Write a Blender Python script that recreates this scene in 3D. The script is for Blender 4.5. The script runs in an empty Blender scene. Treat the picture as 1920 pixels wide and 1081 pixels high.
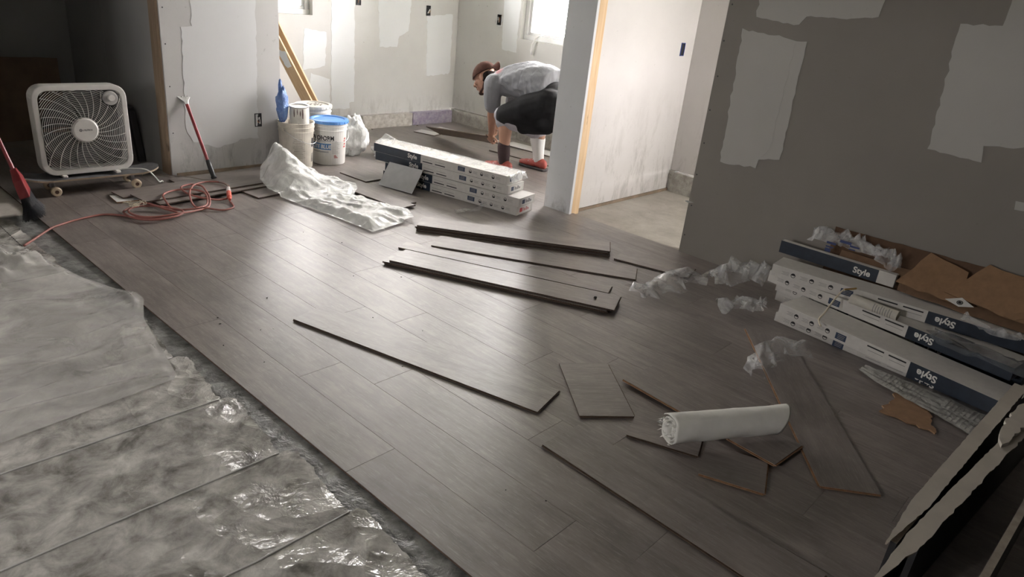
import bpy, bmesh, math, random
from mathutils import Vector, Matrix, Euler, noise as mnoise
R = random.Random(7)
PI = math.pi
scene = bpy.context.scene
COL = scene.collection

# ------------------------------------------------------------------ camera
# world: X runs across the planks, Y along them, Z up; metres
cam_d = bpy.data.cameras.new('camera'); cam = bpy.data.objects.new('camera', cam_d); COL.objects.link(cam)
right = Vector((0.67758372, -0.72863834, 0.09983222)); up = Vector((0.22407728, 0.33382665, 0.91561408)); fwd = Vector((0.70047818, 0.59803506, -0.3894668))
m = Matrix((right, up, -fwd)).transposed().to_4x4(); m.translation = (0, 0, 1.5)
cam.matrix_world = m
cam_d.sensor_width = 36.0; cam_d.lens = 36.0 * 1340.63 / 1920.0; cam_d.clip_start = 0.02
scene.camera = cam

# ------------------------------------------------------------------ world, daylight, exposure
world = bpy.data.worlds.new('overcast_sky'); scene.world = world; world.use_nodes = True
wn = world.node_tree.nodes; bg = wn['Background']
bg.inputs['Color'].default_value = (1.0, 0.952, 0.935, 1); bg.inputs['Strength'].default_value = 60.0
vs = scene.view_settings
vs.view_transform = 'Standard'; vs.look = 'None'; vs.gamma = 1.0; vs.use_curve_mapping = False; vs.exposure = 0.32

def portal(name, loc, size, direction):
    """sky portal filling one window opening, guides the sky light through it"""
    l = bpy.data.lights.new(name, 'AREA'); l.shape = 'RECTANGLE'; l.size, l.size_y = size
    l.cycles.is_portal = True
    o = bpy.data.objects.new(name, l); COL.objects.link(o)
    o.location = loc; o.rotation_euler = Vector(direction).to_track_quat('-Z', 'Z').to_euler()
    return o
portal('portal_far_window', (3.595, 6.17, 1.43), (0.57, 0.72), (0, -1, 0))
portal('portal_sink_window', (4.82, 6.17, 1.73), (0.78, 0.9), (0, -1, 0))
portal('portal_side_window', (5.81, 4.315, 1.54), (1.63, 1.08), (-1, 0, 0))
portal('portal_hall_window', (4.86, -0.16, 1.45), (1.1, 1.3), (0, 1, 0))
portal('portal_fill_window', (-2.31, 1.6, 1.45), (0.7, 0.7), (1, 0, 0))  # portal of the added, unseen window that brightens the main room

# ------------------------------------------------------------------ materials
MATS = {}
def _new(name):
    m = bpy.data.materials.new(name); m.use_nodes = True
    MATS[name] = m
    nt = m.node_tree; b = nt.nodes['Principled BSDF']
    return m, nt, b
def node(nt, t, **kw):
    n = nt.nodes.new(t)
    for k, v in kw.items():
        if k in n.inputs: n.inputs[k].default_value = v
        else: setattr(n, k, v)
    return n
def mixc(nt, fac, a, b, blend='MIX'):
    n = nt.nodes.new('ShaderNodeMix'); n.data_type = 'RGBA'; n.blend_type = blend
    for sock, v in ((0, fac), (6, a), (7, b)):
        if hasattr(v, 'is_output'): nt.links.new(v, n.inputs[sock])
        else: n.inputs[sock].default_value = v if sock == 0 else (*v, 1)[:4]
    return n.outputs[2]
def ramp(nt, src, p0, p1, c0=(0, 0, 0), c1=(1, 1, 1)):
    n = nt.nodes.new('ShaderNodeValToRGB'); e = n.color_ramp.elements
    e[0].position, e[1].position = p0, p1; e[0].color = (*c0, 1); e[1].color = (*c1, 1)
    nt.links.new(src, n.inputs[0]); return n.outputs[0]
def mathn(nt, op, a, b=0.5):
    n = nt.nodes.new('ShaderNodeMath'); n.operation = op
    for i, v in enumerate((a, b)):
        if hasattr(v, 'is_output'): nt.links.new(v, n.inputs[i])
        else: n.inputs[i].default_value = v
    return n.outputs[0]
def coords(nt, scale=(1, 1, 1), world_space=False, rnd=False, rot=(0, 0, 0)):
    if world_space:
        src = nt.nodes.new('ShaderNodeNewGeometry').outputs['Position']
    else:
        src = nt.nodes.new('ShaderNodeTexCoord').outputs['Object']
    mp = nt.nodes.new('ShaderNodeMapping'); mp.inputs['Scale'].default_value = scale; mp.inputs['Rotation'].default_value = rot
    nt.links.new(src, mp.inputs['Vector'])
    out = mp.outputs[0]
    if rnd:
        oi = nt.nodes.new('ShaderNodeObjectInfo')
        v = nt.nodes.new('ShaderNodeVectorMath'); v.operation = 'SCALE'
        c = nt.nodes.new('ShaderNodeCombineXYZ')
        nt.links.new(mathn(nt, 'MULTIPLY', oi.outputs['Random'], 37.0), c.inputs[0])
        nt.links.new(mathn(nt, 'MULTIPLY', oi.outputs['Random'], 91.0), c.inputs[1])
        nt.links.new(mathn(nt, 'MULTIPLY', oi.outputs['Random'], 53.0), c.inputs[2])
        a = nt.nodes.new('ShaderNodeVectorMath'); a.operation = 'ADD'
        nt.links.new(out, a.inputs[0]); nt.links.new(c.outputs[0], a.inputs[1]); out = a.outputs[0]
    return out
def noise(nt, vec, scale, detail=3, rough=0.55, dist=0.0):
    n = node(nt, 'ShaderNodeTexNoise', Scale=scale, Detail=detail, Roughness=rough, Distortion=dist)
    nt.links.new(vec, n.inputs['Vector']); return n.outputs['Fac']
def bump(nt, b, h, strength=0.2, dist=0.01):
    n = node(nt, 'ShaderNodeBump', Strength=strength, Distance=dist)
    nt.links.new(h, n.inputs['Height']); nt.links.new(n.outputs[0], b.inputs['Normal']); return n
def simple(name, col, rough=0.5, metal=0.0, var=0.0, vscale=8.0, spec=0.5, bmp=0.0, bscale=60.0, rnd=False, **kw):
    m, nt, b = _new(name)
    b.inputs['Base Color'].default_value = (*col, 1); b.inputs['Roughness'].default_value = rough
    b.inputs['Metallic'].default_value = metal; b.inputs['Specular IOR Level'].default_value = spec
    if var:
        v = coords(nt, rnd=rnd)
        f = noise(nt, v, vscale, 4, 0.6)
        f = ramp(nt, f, 0.3, 0.7)
        lo = tuple(max(0, c * (1 - var)) for c in col); hi = tuple(min(1, c * (1 + var)) for c in col)
        nt.links.new(mixc(nt, f, lo, hi), b.inputs['Base Color'])
    if bmp:
        bump(nt, b, noise(nt, coords(nt), bscale, 3), bmp, 0.005)
    for k, v in kw.items(): b.inputs[k.replace('_', ' ')].default_value = v
    return m

def laminate(name, dark, light, streak, rough0, rough1):
    """grey oak laminate; object X = across, Y = along the plank"""
    m, nt, b = _new(name)
    v = coords(nt, (1, 1, 1), rnd=True)
    vs_ = coords(nt, (14, 1.5, 1), rnd=True)
    g1 = noise(nt, vs_, 3.0, 6, 0.68, 0.25)
    g2 = noise(nt, v, 5.0, 5, 0.62)
    vf = coords(nt, (60, 5, 1), rnd=True)
    g3 = noise(nt, vf, 3.5, 4, 0.7)
    # three strips printed on each plank
    bt = node(nt, 'ShaderNodeTexBrick', offset=0.37, squash=1.0)
    bt.inputs['Color1'].default_value = (0.0, 0.0, 0.0, 1); bt.inputs['Color2'].default_value = (1, 1, 1, 1); bt.inputs['Mortar'].default_value = (0.5, 0.5, 0.5, 1)
    bt.inputs['Scale'].default_value = 1.0; bt.inputs['Mortar Size'].default_value = 0.0
    bt.inputs['Brick Width'].default_value = 0.46; bt.inputs['Row Height'].default_value = 0.0667
    bv = coords(nt, (1, 1, 1), rnd=True, rot=(0, 0, PI / 2)); nt.links.new(bv, bt.inputs['Vector'])
    f = mathn(nt, 'ADD', mathn(nt, 'MULTIPLY', g1, 0.55), mathn(nt, 'MULTIPLY', g2, 0.45))
    f = ramp(nt, f, 0.33, 0.68)
    c = mixc(nt, f, dark, light)
    c = mixc(nt, mathn(nt, 'MULTIPLY', bt.outputs['Color'], 0.28), c, tuple(x * 0.62 for x in dark))
    c = mixc(nt, mathn(nt, 'MULTIPLY', ramp(nt, g3, 0.54, 0.72), 0.5), c, streak)
    g4 = noise(nt, coords(nt, (3, 1, 1), rnd=True), 3.2, 7, 0.72, 0.6)
    c = mixc(nt, mathn(nt, 'MULTIPLY', ramp(nt, g4, 0.56, 0.7), 0.5), c, tuple(x * 0.62 for x in dark))
    oi = nt.nodes.new('ShaderNodeObjectInfo')
    hv = nt.nodes.new('ShaderNodeHueSaturation')
    nt.links.new(mathn(nt, 'ADD', mathn(nt, 'MULTIPLY', oi.outputs['Random'], 0.14), 0.93), hv.inputs['Value'])
    nt.links.new(c, hv.inputs['Color']); nt.links.new(hv.outputs[0], b.inputs['Base Color'])
    r = mathn(nt, 'ADD', mathn(nt, 'MULTIPLY', g2, rough1 - rough0), rough0)
    nt.links.new(r, b.inputs['Roughness'])
    b.inputs['Specular IOR Level'].default_value = 1.0
    b.inputs['Coat Weight'].default_value = 0.8; b.inputs['Coat Roughness'].default_value = 0.42
    bump(nt, b, g3, 0.05, 0.002)
    return m
laminate('laminate', (0.105, 0.086, 0.077), (0.30, 0.262, 0.24), (0.42, 0.385, 0.36), 0.36, 0.52)
laminate('laminate_back', (0.72, 0.71, 0.69), (0.82, 0.81, 0.79), (0.84, 0.83, 0.81), 0.3, 0.45)
simple('hdf_core', (0.085, 0.055, 0.038), 0.75, var=0.3, vscale=40)
simple('hdf_core_tan', (0.30, 0.17, 0.095), 0.75, var=0.3, vscale=40)

def drywall(name, base, speck, dirt_h=0.0, dirt=(0.25, 0.24, 0.22), var=0.06):
    m, nt, b = _new(name)
    v = coords(nt, world_space=True)
    f = ramp(nt, noise(nt, v, 1.6, 5, 0.6), 0.3, 0.7)
    c = mixc(nt, f, tuple(x * (1 - var) for x in base), tuple(min(1, x * (1 + var)) for x in base))
    c = mixc(nt, mathn(nt, 'MULTIPLY', ramp(nt, noise(nt, v, 38, 2, 0.4), 0.72, 0.78), speck), c, (0.2, 0.18, 0.16))
    if dirt_h:
        sx = nt.nodes.new('ShaderNodeSeparateXYZ'); nt.links.new(v, sx.inputs[0])
        hgt = ramp(nt, sx.outputs[2], 0.0, dirt_h, (1, 1, 1), (0, 0, 0))
        sm = ramp(nt, noise(nt, coords(nt, (1, 1, 0.35), world_space=True), 9, 6, 0.75, 0.4), 0.5, 0.66)
        c = mixc(nt, mathn(nt, 'MULTIPLY', hgt, mathn(nt, 'MULTIPLY', sm, 0.75)), c, dirt)
    nt.links.new(c, b.inputs['Base Color'])
    b.inputs['Roughness'].default_value = 0.85; b.inputs['Specular IOR Level'].default_value = 0.25
    bump(nt, b, noise(nt, v, 90, 3), 0.08, 0.003)
    return m
drywall('drywall_grey', (0.27, 0.25, 0.227), 0.25)
drywall('drywall_white', (0.61, 0.605, 0.59), 0.35, 0.35)
drywall('drywall_left', (0.46, 0.455, 0.445), 0.3, 0.32, (0.12, 0.11, 0.10))
drywall('drywall_hall', (0.54, 0.52, 0.505), 0.3, 0.9, (0.30, 0.28, 0.26))
drywall('drywall_end', (0.62, 0.63, 0.645), 0.2, 0.14, (0.2, 0.19, 0.18))
drywall('drywall_shaded', (0.42, 0.42, 0.415), 0.0)  # store room's lack of light put into a darker wall colour
drywall('mud_grey', (0.48, 0.47, 0.445), 0.1, var=0.05)
drywall('mud_white', (0.75, 0.765, 0.775), 0.05, var=0.03)
drywall('mud_left', (0.56, 0.565, 0.565), 0.05, var=0.03)
drywall('ceiling_white', (0.75, 0.75, 0.74), 0.0)

def concrete_mat(name, base, stain, scale=3.0):
    m, nt, b = _new(name)
    v = coords(nt, world_space=True)
    f = ramp(nt, noise(nt, v, scale, 8, 0.7, 0.3), 0.35, 0.68)
    c = mixc(nt, f, stain, base)
    c = mixc(nt, ramp(nt, noise(nt, v, 70, 2), 0.66, 0.74), c, tuple(x * 0.6 for x in stain))
    nt.links.new(c, b.inputs['Base Color']); b.inputs['Roughness'].default_value = 0.8
    bump(nt, b, noise(nt, v, 45, 5), 0.15, 0.006)
    return m
concrete_mat('concrete', (0.55, 0.52, 0.475), (0.38, 0.35, 0.31))
concrete_mat('foundation', (0.47, 0.455, 0.42), (0.25, 0.235, 0.21), 14)
concrete_mat('foundation_purple', (0.42, 0.39, 0.44), (0.25, 0.21, 0.30), 22)
concrete_mat('foundation_pale', (0.66, 0.64, 0.60), (0.40, 0.37, 0.33), 22)

def wood_mat(name, a, bcol, scale=(30, 30, 2)):
    m, nt, b = _new(name)
    f = ramp(nt, noise(nt, coords(nt, scale), 1.5, 5, 0.6, 0.6), 0.32, 0.7)
    c = mixc(nt, f, a, bcol)
    k = noise(nt, coords(nt, (9, 9, 3)), 2.0, 2)
    c = mixc(nt, mathn(nt, 'MULTIPLY', ramp(nt, k, 0.68, 0.74), 0.6), c, tuple(x * 0.35 for x in a))
    nt.links.new(c, b.inputs['Base Color']); b.inputs['Roughness'].default_value = 0.7
    return m
wood_mat('pine', (0.52, 0.35, 0.20), (0.66, 0.49, 0.31))
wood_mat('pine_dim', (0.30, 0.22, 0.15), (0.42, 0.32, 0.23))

def glassy(name, tint=(1, 1, 1), refl=0.08):
    m = bpy.data.materials.new(name); m.use_nodes = True; MATS[name] = m; nt = m.node_tree
    nt.nodes.clear()
    o = nt.nodes.new('ShaderNodeOutputMaterial'); mx = nt.nodes.new('ShaderNodeMixShader')
    t = node(nt, 'ShaderNodeBsdfTransparent'); t.inputs[0].default_value = (*tint, 1)
    g = node(nt, 'ShaderNodeBsdfGlossy', Roughness=0.02)
    fr = node(nt, 'ShaderNodeFresnel', IOR=1.45)
    nt.links.new(fr.outputs[0], mx.inputs[0]); nt.links.new(t.outputs[0], mx.inputs[1]); nt.links.new(g.outputs[0], mx.inputs[2])
    nt.links.new(mx.outputs[0], o.inputs[0]); return m
glassy('window_glass')

def film(name, col, alpha, rough=0.22, bscale=12.0, bstr=0.5, mottle=None, coat=0.0, crease=0.0, cscale=6.0):
    """plastic film: partly see-through, diffuse milky body, sharp sheen"""
    m, nt, b = _new(name)
    v = coords(nt, world_space=True)
    n1 = noise(nt, v, bscale, 5, 0.6, 0.8)
    n2 = noise(nt, v, bscale * 3.3, 3, 0.55, 1.2)
    if mottle:
        f = ramp(nt, noise(nt, v, mottle[0], 6, 0.65, 0.4), 0.32, 0.68)
        nt.links.new(mixc(nt, f, mottle[1], col), b.inputs['Base Color'])
    else:
        b.inputs['Base Color'].default_value = (*col, 1)
    b.inputs['Roughness'].default_value = rough; b.inputs['Specular IOR Level'].default_value = 0.6
    if alpha < 1:
        a0, a1 = max(0, alpha - 0.18), min(1, alpha + 0.22)
        nt.links.new(ramp(nt, n1, 0.35, 0.7, (a0,) * 3, (a1,) * 3), b.inputs['Alpha'])
    h = mathn(nt, 'ADD', n1, mathn(nt, 'MULTIPLY', n2, 0.35))
    if crease:
        # crushed film: facets meeting in sharp folds, stretched patches of it
        dv = node(nt, 'ShaderNodeVectorMath', operation='ADD'); nn = node(nt, 'ShaderNodeTexNoise', Scale=3.0, Detail=2.0)
        nt.links.new(v, nn.inputs['Vector']); sc_ = node(nt, 'ShaderNodeVectorMath', operation='SCALE'); sc_.inputs['Scale'].default_value = 0.22
        nt.links.new(nn.outputs['Color'], sc_.inputs[0]); nt.links.new(v, dv.inputs[0]); nt.links.new(sc_.outputs[0], dv.inputs[1])
        vo = node(nt, 'ShaderNodeTexVoronoi', Scale=cscale); nt.links.new(dv.outputs[0], vo.inputs['Vector'])
        vo2 = node(nt, 'ShaderNodeTexVoronoi', Scale=cscale * 2.7); nt.links.new(dv.outputs[0], vo2.inputs['Vector'])
        area = ramp(nt, noise(nt, v, 2.2, 2), .42, .62)
        hh = mathn(nt, 'ADD', mathn(nt, 'MULTIPLY', vo.outputs['Distance'], 1.0), mathn(nt, 'MULTIPLY', mathn(nt, 'MULTIPLY', vo2.outputs['Distance'], .45), area))
        h = mathn(nt, 'ADD', mathn(nt, 'MULTIPLY', h, .5), mathn(nt, 'MULTIPLY', hh, crease))
    bump(nt, b, h, bstr, 0.03)
    if coat:
        b.inputs['Coat Weight'].default_value = coat; b.inputs['Coat Roughness'].default_value = 0.1
    return m
film('underlay', (0.70, 0.68, 0.64), 1.0, 0.18, 6.0, 0.64, (9.0, (0.17, 0.16, 0.145)), crease=1.5, cscale=5.0)
film('underlay_lip', (0.62, 0.61, 0.59), 1.0, 0.25, 6.0, 0.2)
film('underlay_low', (0.36, 0.36, 0.35), 1.0, 0.34, 10.0, 0.3, (14.0, (0.07, 0.07, 0.066)))
film('cover_film', (0.76, 0.74, 0.71), 0.48, 0.18, 3.5, 0.65, crease=1.2, cscale=3.4)
film('white_sheet', (0.92, 0.93, 0.92), 0.8, 0.2, 5.0, 0.55, crease=1.0, cscale=9.0)
film('clear_film', (0.86, 0.87, 0.88), 0.3, 0.1, 8.0, 0.3)
film('cloudy_film', (0.85, 0.86, 0.86), 0.36, 0.12, 8.0, 0.3)
film('grey_film', (0.16, 0.18, 0.2), 0.6, 0.15, 6.0, 0.3)
film('printed_film', (0.62, 0.62, 0.58), 0.8, 0.2, 14.0, 0.3)

# ------------------------------------------------------------------ mesh helpers
class B:
    """collects vertices and faces of ONE mesh object"""
    def __init__(s): s.v = []; s.f = []; s.mi = []; s.cur = 0
    def add(s, vs, fs):
        o = len(s.v); s.v += [tuple(p) for p in vs]; s.f += [tuple(i + o for i in f) for f in fs]; s.mi += [s.cur] * len(fs); return s
    def mat(s, i): s.cur = i; return s
    def box(s, lo, hi, M=None):
        (x0, y0, z0), (x1, y1, z1) = lo, hi
        vs = [Vector(p) for p in ((x0, y0, z0), (x1, y0, z0), (x1, y1, z0), (x0, y1, z0), (x0, y0, z1), (x1, y0, z1), (x1, y1, z1), (x0, y1, z1))]
        if M: vs = [M @ p for p in vs]
        return s.add(vs, ((0, 3, 2, 1), (4, 5, 6, 7), (0, 1, 5, 4), (1, 2, 6, 5), (2, 3, 7, 6), (3, 0, 4, 7)))
    def prism(s, poly, z0, z1, M=None):
        """poly counter-clockwise in xy"""
        n = len(poly); vs = [Vector((x, y, z0)) for x, y in poly] + [Vector((x, y, z1)) for x, y in poly]
        if M: vs = [M @ p for p in vs]
        return s.add(vs, [tuple(range(n - 1, -1, -1)), tuple(range(n, 2 * n))] + [(i, (i + 1) % n, n + (i + 1) % n, n + i) for i in range(n)])
    def tube(s, path, r, n=8, closed=False, cap=True):
        path = [Vector(p) for p in path]; k = len(path); rs = r if isinstance(r, (list, tuple)) else [r] * k
        vs = []; pn = None
        for i, p in enumerate(path):
            a = path[(i - 1) % k] if (closed or i > 0) else p
            b = path[(i + 1) % k] if (closed or i < k - 1) else p
            t = (b - a).normalized() if (b - a).length > 1e-9 else Vector((0, 0, 1))
            if pn is None: pn = t.orthogonal().normalized()
            pn = (pn - t * pn.dot(t)); pn = pn.normalized() if pn.length > 1e-6 else t.orthogonal().normalized()
            q = t.cross(pn)
            vs += [p + (pn * math.cos(2 * PI * j / n) + q * math.sin(2 * PI * j / n)) * rs[i] for j in range(n)]
        fs = []
        for i in range(k if closed else k - 1):
            a, b = i * n, ((i + 1) % k) * n
            fs += [(a + j, a + (j + 1) % n, b + (j + 1) % n, b + j) for j in range(n)]
        if cap and not closed: fs += [tuple(range(n - 1, -1, -1)), tuple(range((k - 1) * n, k * n))]
        return s.add(vs, fs)
    def lathe(s, prof, n=24, M=None, a0=0.0, a1=2 * PI):
        full = abs(a1 - a0 - 2 * PI) < 1e-6; cols = n if full else n + 1
        vs = []
        for r, z in prof:
            for j in range(cols):
                a = a0 + (a1 - a0) * j / n; p = Vector((r * math.cos(a), r * math.sin(a), z)); vs.append(M @ p if M else p)
        fs = []
        for i in range(len(prof) - 1):
            for j in range(n):
                j2 = (j + 1) % cols
                fs.append((i * cols + j, i * cols + j2, (i + 1) * cols + j2, (i + 1) * cols + j))
        return s.add(vs, fs)
    def grid(s, fn, nu, nv):
        vs = [fn(i / nu, j / nv) for i in range(nu + 1) for j in range(nv + 1)]
        w = nv + 1
        return s.add(vs, [(i * w + j, (i + 1) * w + j, (i + 1) * w + j + 1, i * w + j + 1) for i in range(nu) for j in range(nv)])
    def ball(s, c, rad, n=12, M=None):
        rad = rad if isinstance(rad, (tuple, list)) else (rad,) * 3
        vs = [(0, 0, -1)]; k = n // 2
        for i in range(1, k):
            th = PI * i / k - PI / 2
            vs += [(math.cos(th) * math.cos(2 * PI * j / n), math.cos(th) * math.sin(2 * PI * j / n), math.sin(th)) for j in range(n)]
        vs.append((0, 0, 1))
        vs = [Vector((x * rad[0], y * rad[1], z * rad[2])) for x, y, z in vs]
        if M: vs = [M @ p for p in vs]
        vs = [p + Vector(c) for p in vs]
        fs = [(0, 1 + (j + 1) % n, 1 + j) for j in range(n)]
        for i in range(k - 2):
            a = 1 + i * n; b = a + n
            fs += [(a + j, a + (j + 1) % n, b + (j + 1) % n, b + j) for j in range(n)]
        a = 1 + (k - 2) * n
        fs += [(a + j, a + (j + 1) % n, len(vs) - 1) for j in range(n)]
        return s.add(vs, fs)
    def build(s, name, mats, parent=None, smooth=False, loc=(0, 0, 0), rot=(0, 0, 0), bevel=0, solid=0, subsurf=0):
        me = bpy.data.meshes.new(name); me.from_pydata(s.v, [], s.f)
        mats = mats if isinstance(mats, (list, tuple)) else [mats]
        for mm in mats: me.materials.append(MATS[mm])
        if len(mats) > 1: me.polygons.foreach_set('material_index', s.mi)
        if smooth: me.polygons.foreach_set('use_smooth', [True] * len(me.polygons))
        me.update()
        o = bpy.data.objects.new(name, me); COL.objects.link(o)
        o.location = loc; o.rotation_euler = rot; o.parent = parent
        if solid:
            d = o.modifiers.new('thickness', 'SOLIDIFY'); d.thickness = solid; d.offset = 0
        if subsurf:
            d = o.modifiers.new('smooth', 'SUBSURF'); d.levels = d.render_levels = subsurf
        if bevel:
            d = o.modifiers.new('bevel', 'BEVEL'); d.width = bevel; d.segments = 2; d.limit_method = 'ANGLE'
            if smooth is False:
                pass
        return o
def tag(o, label=None, cat=None, group=None, kind=None):
    if label: o['label'] = label
    if cat: o['category'] = cat
    if group: o['group'] = group
    if kind: o['kind'] = kind
    return o
def thing(name, label, cat, loc=(0, 0, 0), rot=(0, 0, 0), group=None):
    o = bpy.data.objects.new(name, None); COL.objects.link(o); o.empty_display_size = 0.1
    o.location = loc; o.rotation_euler = rot
    return tag(o, label, cat, group)
def struct(o): o['kind'] = 'structure'; return o
def part_copy(o, parent, loc=None, rot=None):
    c = o.copy(); COL.objects.link(c); c.parent = parent
    if loc is not None: c.location = loc
    if rot is not None: c.rotation_euler = rot
    return c
def text_mesh(name, txt, size, matname, parent, M, bold=0.0, xscale=1.0, shear=0.0, align='LEFT', depth=0.0):
    """flat lettering as a mesh; M places its local xy plane"""
    cu = bpy.data.curves.new(name, 'FONT'); cu.body = txt; cu.size = size; cu.offset = bold; cu.shear = shear; cu.align_x = align
    cu.extrude = depth; cu.resolution_u = 4
    t = bpy.data.objects.new(name, cu); COL.objects.link(t)
    dg = bpy.context.evaluated_depsgraph_get(); dg.update()
    me = bpy.data.meshes.new_from_object(t.evaluated_get(dg))
    bpy.data.objects.remove(t); bpy.data.curves.remove(cu)
    me.materials.clear(); me.materials.append(MATS[matname])
    me.transform(M @ Matrix.Diagonal((xscale, 1, 1, 1)))
    o = bpy.data.objects.new(name, me); COL.objects.link(o); o.parent = parent
    return o
def fbm(x, y, z=0.0, octs=4):
    return mnoise.fractal(Vector((x, y, z)), 0.6, 2.0, octs)

# ------------------------------------------------------------------ the setting
# concrete slab, with the laid planks as its pieces
floor = struct(B().box((-2.4, -2.7, -0.15), (5.95, 7.4, -0.014)).build('floor', 'concrete'))
PW, PL, PT, GAP = 0.2, 1.24, 0.008, 0.0005
def plank_mesh(w, l, core='hdf_core'):
    b = B(); c = 0.0007; x, y = w / 2, l / 2
    # chamfered top so the joint reads as a fine groove, dark fibre-board below
    vs = [(-x, -y, -PT), (x, -y, -PT), (x, y, -PT), (-x, y, -PT), (-x, -y, -c), (x, -y, -c), (x, y, -c), (-x, y, -c),
          (-x + c, -y + c, 0), (x - c, -y + c, 0), (x - c, y - c, 0), (-x + c, y - c, 0)]
    b.mat(1).add(vs, ((0, 3, 2, 1), (0, 1, 5, 4), (1, 2, 6, 5), (2, 3, 7, 6), (3, 0, 4, 7)))
    b.mat(0).add(vs, ((8, 9, 10, 11), (4, 5, 9, 8), (5, 6, 10, 9), (6, 7, 11, 10), (7, 4, 8, 11)))
    me = bpy.data.meshes.new('plank'); me.from_pydata(b.v, [], b.f)
    me.materials.append(MATS['laminate']); me.materials.append(MATS[core]); me.polygons.foreach_set('material_index', b.mi); me.update()
    return me
_pm = {}
def laid_plank(x, y0, y1):
    key = round(y1 - y0, 3)
    if key not in _pm: _pm[key] = plank_mesh(PW - GAP, key - GAP)
    o = bpy.data.objects.new('plank', _pm[key]); COL.objects.link(o); o.parent = floor
    o.location = (x + PW / 2, (y0 + y1) / 2, 0.0)
    if R.random() < 0.5: o.rotation_euler = (0, 0, PI)
    return o
X0 = 1.125
row = 0
x = X0
while x < 5.62:
    lo, hi = (-0.9, 5.06)
    if x > 3.95: lo, hi = (3.28, 5.98)         # the further room only
    elif x > 2.95: hi = 5.98
    if x < 2.05: hi = 6.3 if x > 1.15 else 6.3
    y = lo - (row * 0.43 + (0.21 if row % 2 else 0)) % PL
    if lo > 0: y = lo - R.uniform(0.1, 1.1)
    while y < hi - 0.02:
        a, b_ = max(y, lo), min(y + PL, hi)
        if x > 4.0 and not (4.7 > x and True):
            pass
        if b_ - a > 0.06: laid_plank(x, round(a, 3), round(b_, 3))
        y += PL
    x += PW; row += 1

# walls
def slab(name, lo, hi, matname, parent=None):
    o = B().box(lo, hi).build(name, matname, parent)
    return struct(o) if parent is None else o
HC = 2.44
slab('ceiling', (-2.4, -2.7, HC), (5.95, 7.4, HC + 0.1), 'ceiling_white')
wall_right = slab('wall_right', (4.1, -2.6, -0.014), (4.21, 2.1, HC), 'drywall_grey')
wall_mid = slab('wall_middle', (4.08, 3.05, -0.014), (5.6, 3.24, HC), 'drywall_hall')
slab('wall_hall_back', (5.5, -0.2, 0.17), (5.6, 3.05, HC), 'drywall_hall')
wall_left = slab('wall_left', (2.13, 5.12, -0.014), (3.0, 5.25, HC), 'drywall_left')
slab('wall_alcove', (2.131, 5.25, -0.014), (2.25, 6.15, HC), 'drywall_shaded')
slab('wall_left_jamb', (-2.4, 5.12, -0.014), (0.97, 5.25, HC), 'drywall_white')
slab('wall_back', (-2.4, -2.7, -0.014), (4.1, -2.6, HC), 'drywall_grey')
slab('wall_store_back', (-2.4, 6.9, -0.014), (2.25, 7.0, HC), 'drywall_shaded')
slab('wall_store_side', (-2.4, 5.25, -0.014), (-2.3, 6.9, HC), 'drywall_shaded')
slab('wall_store_right', (2.13, 6.15, -0.014), (2.25, 6.9, HC), 'drywall_shaded')
def wall_with_opening(name, axis, p0, p1, a0, a1, o0, o1, z0, z1, matname, zb=0.0):
    """wall slab between p0..p1 on its thin axis, a0..a1 along it, with an opening o0..o1 x z0..z1"""
    b = B()
    def bx(u0, u1, w0, w1):
        if axis == 'x': b.box((p0, u0, w0), (p1, u1, w1))
        else: b.box((u0, p0, w0), (u1, p1, w1))
    bx(a0, o0, zb, HC); bx(o1, a1, zb, HC); bx(o0, o1, zb, z0); bx(o0, o1, z1, HC)
    return struct(b.build(name, matname))
wf = B()
for u0, u1, w0, w1 in ((2.25, 3.3, .13, HC), (3.3, 3.89, .13, 1.06), (3.3, 3.89, 1.8, HC), (3.89, 4.43, .13, HC), (4.43, 5.21, .13, 1.28), (4.43, 5.21, 2.18, HC), (5.21, 5.9, .13, HC)): wf.box((u0, 6.05, w0), (u1, 6.22, w1))
wall_far = struct(wf.build('wall_far', 'drywall_white'))
wall_win = wall_with_opening('wall_window', 'x', 5.7, 5.87, 3.24, 6.05, 3.5, 5.13, 1.0, 2.08, 'drywall_white', 0.15)
wall_with_opening('wall_hall_end', 'y', -0.2, -0.08, 4.21, 5.6, 4.31, 5.41, 0.8, 2.1, 'drywall_hall', -0.014)
wall_with_opening('wall_room_side', 'x', -2.4, -2.2, -2.6, 5.12, 1.25, 1.95, 1.1, 1.8, 'drywall_white', -0.014)

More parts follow.
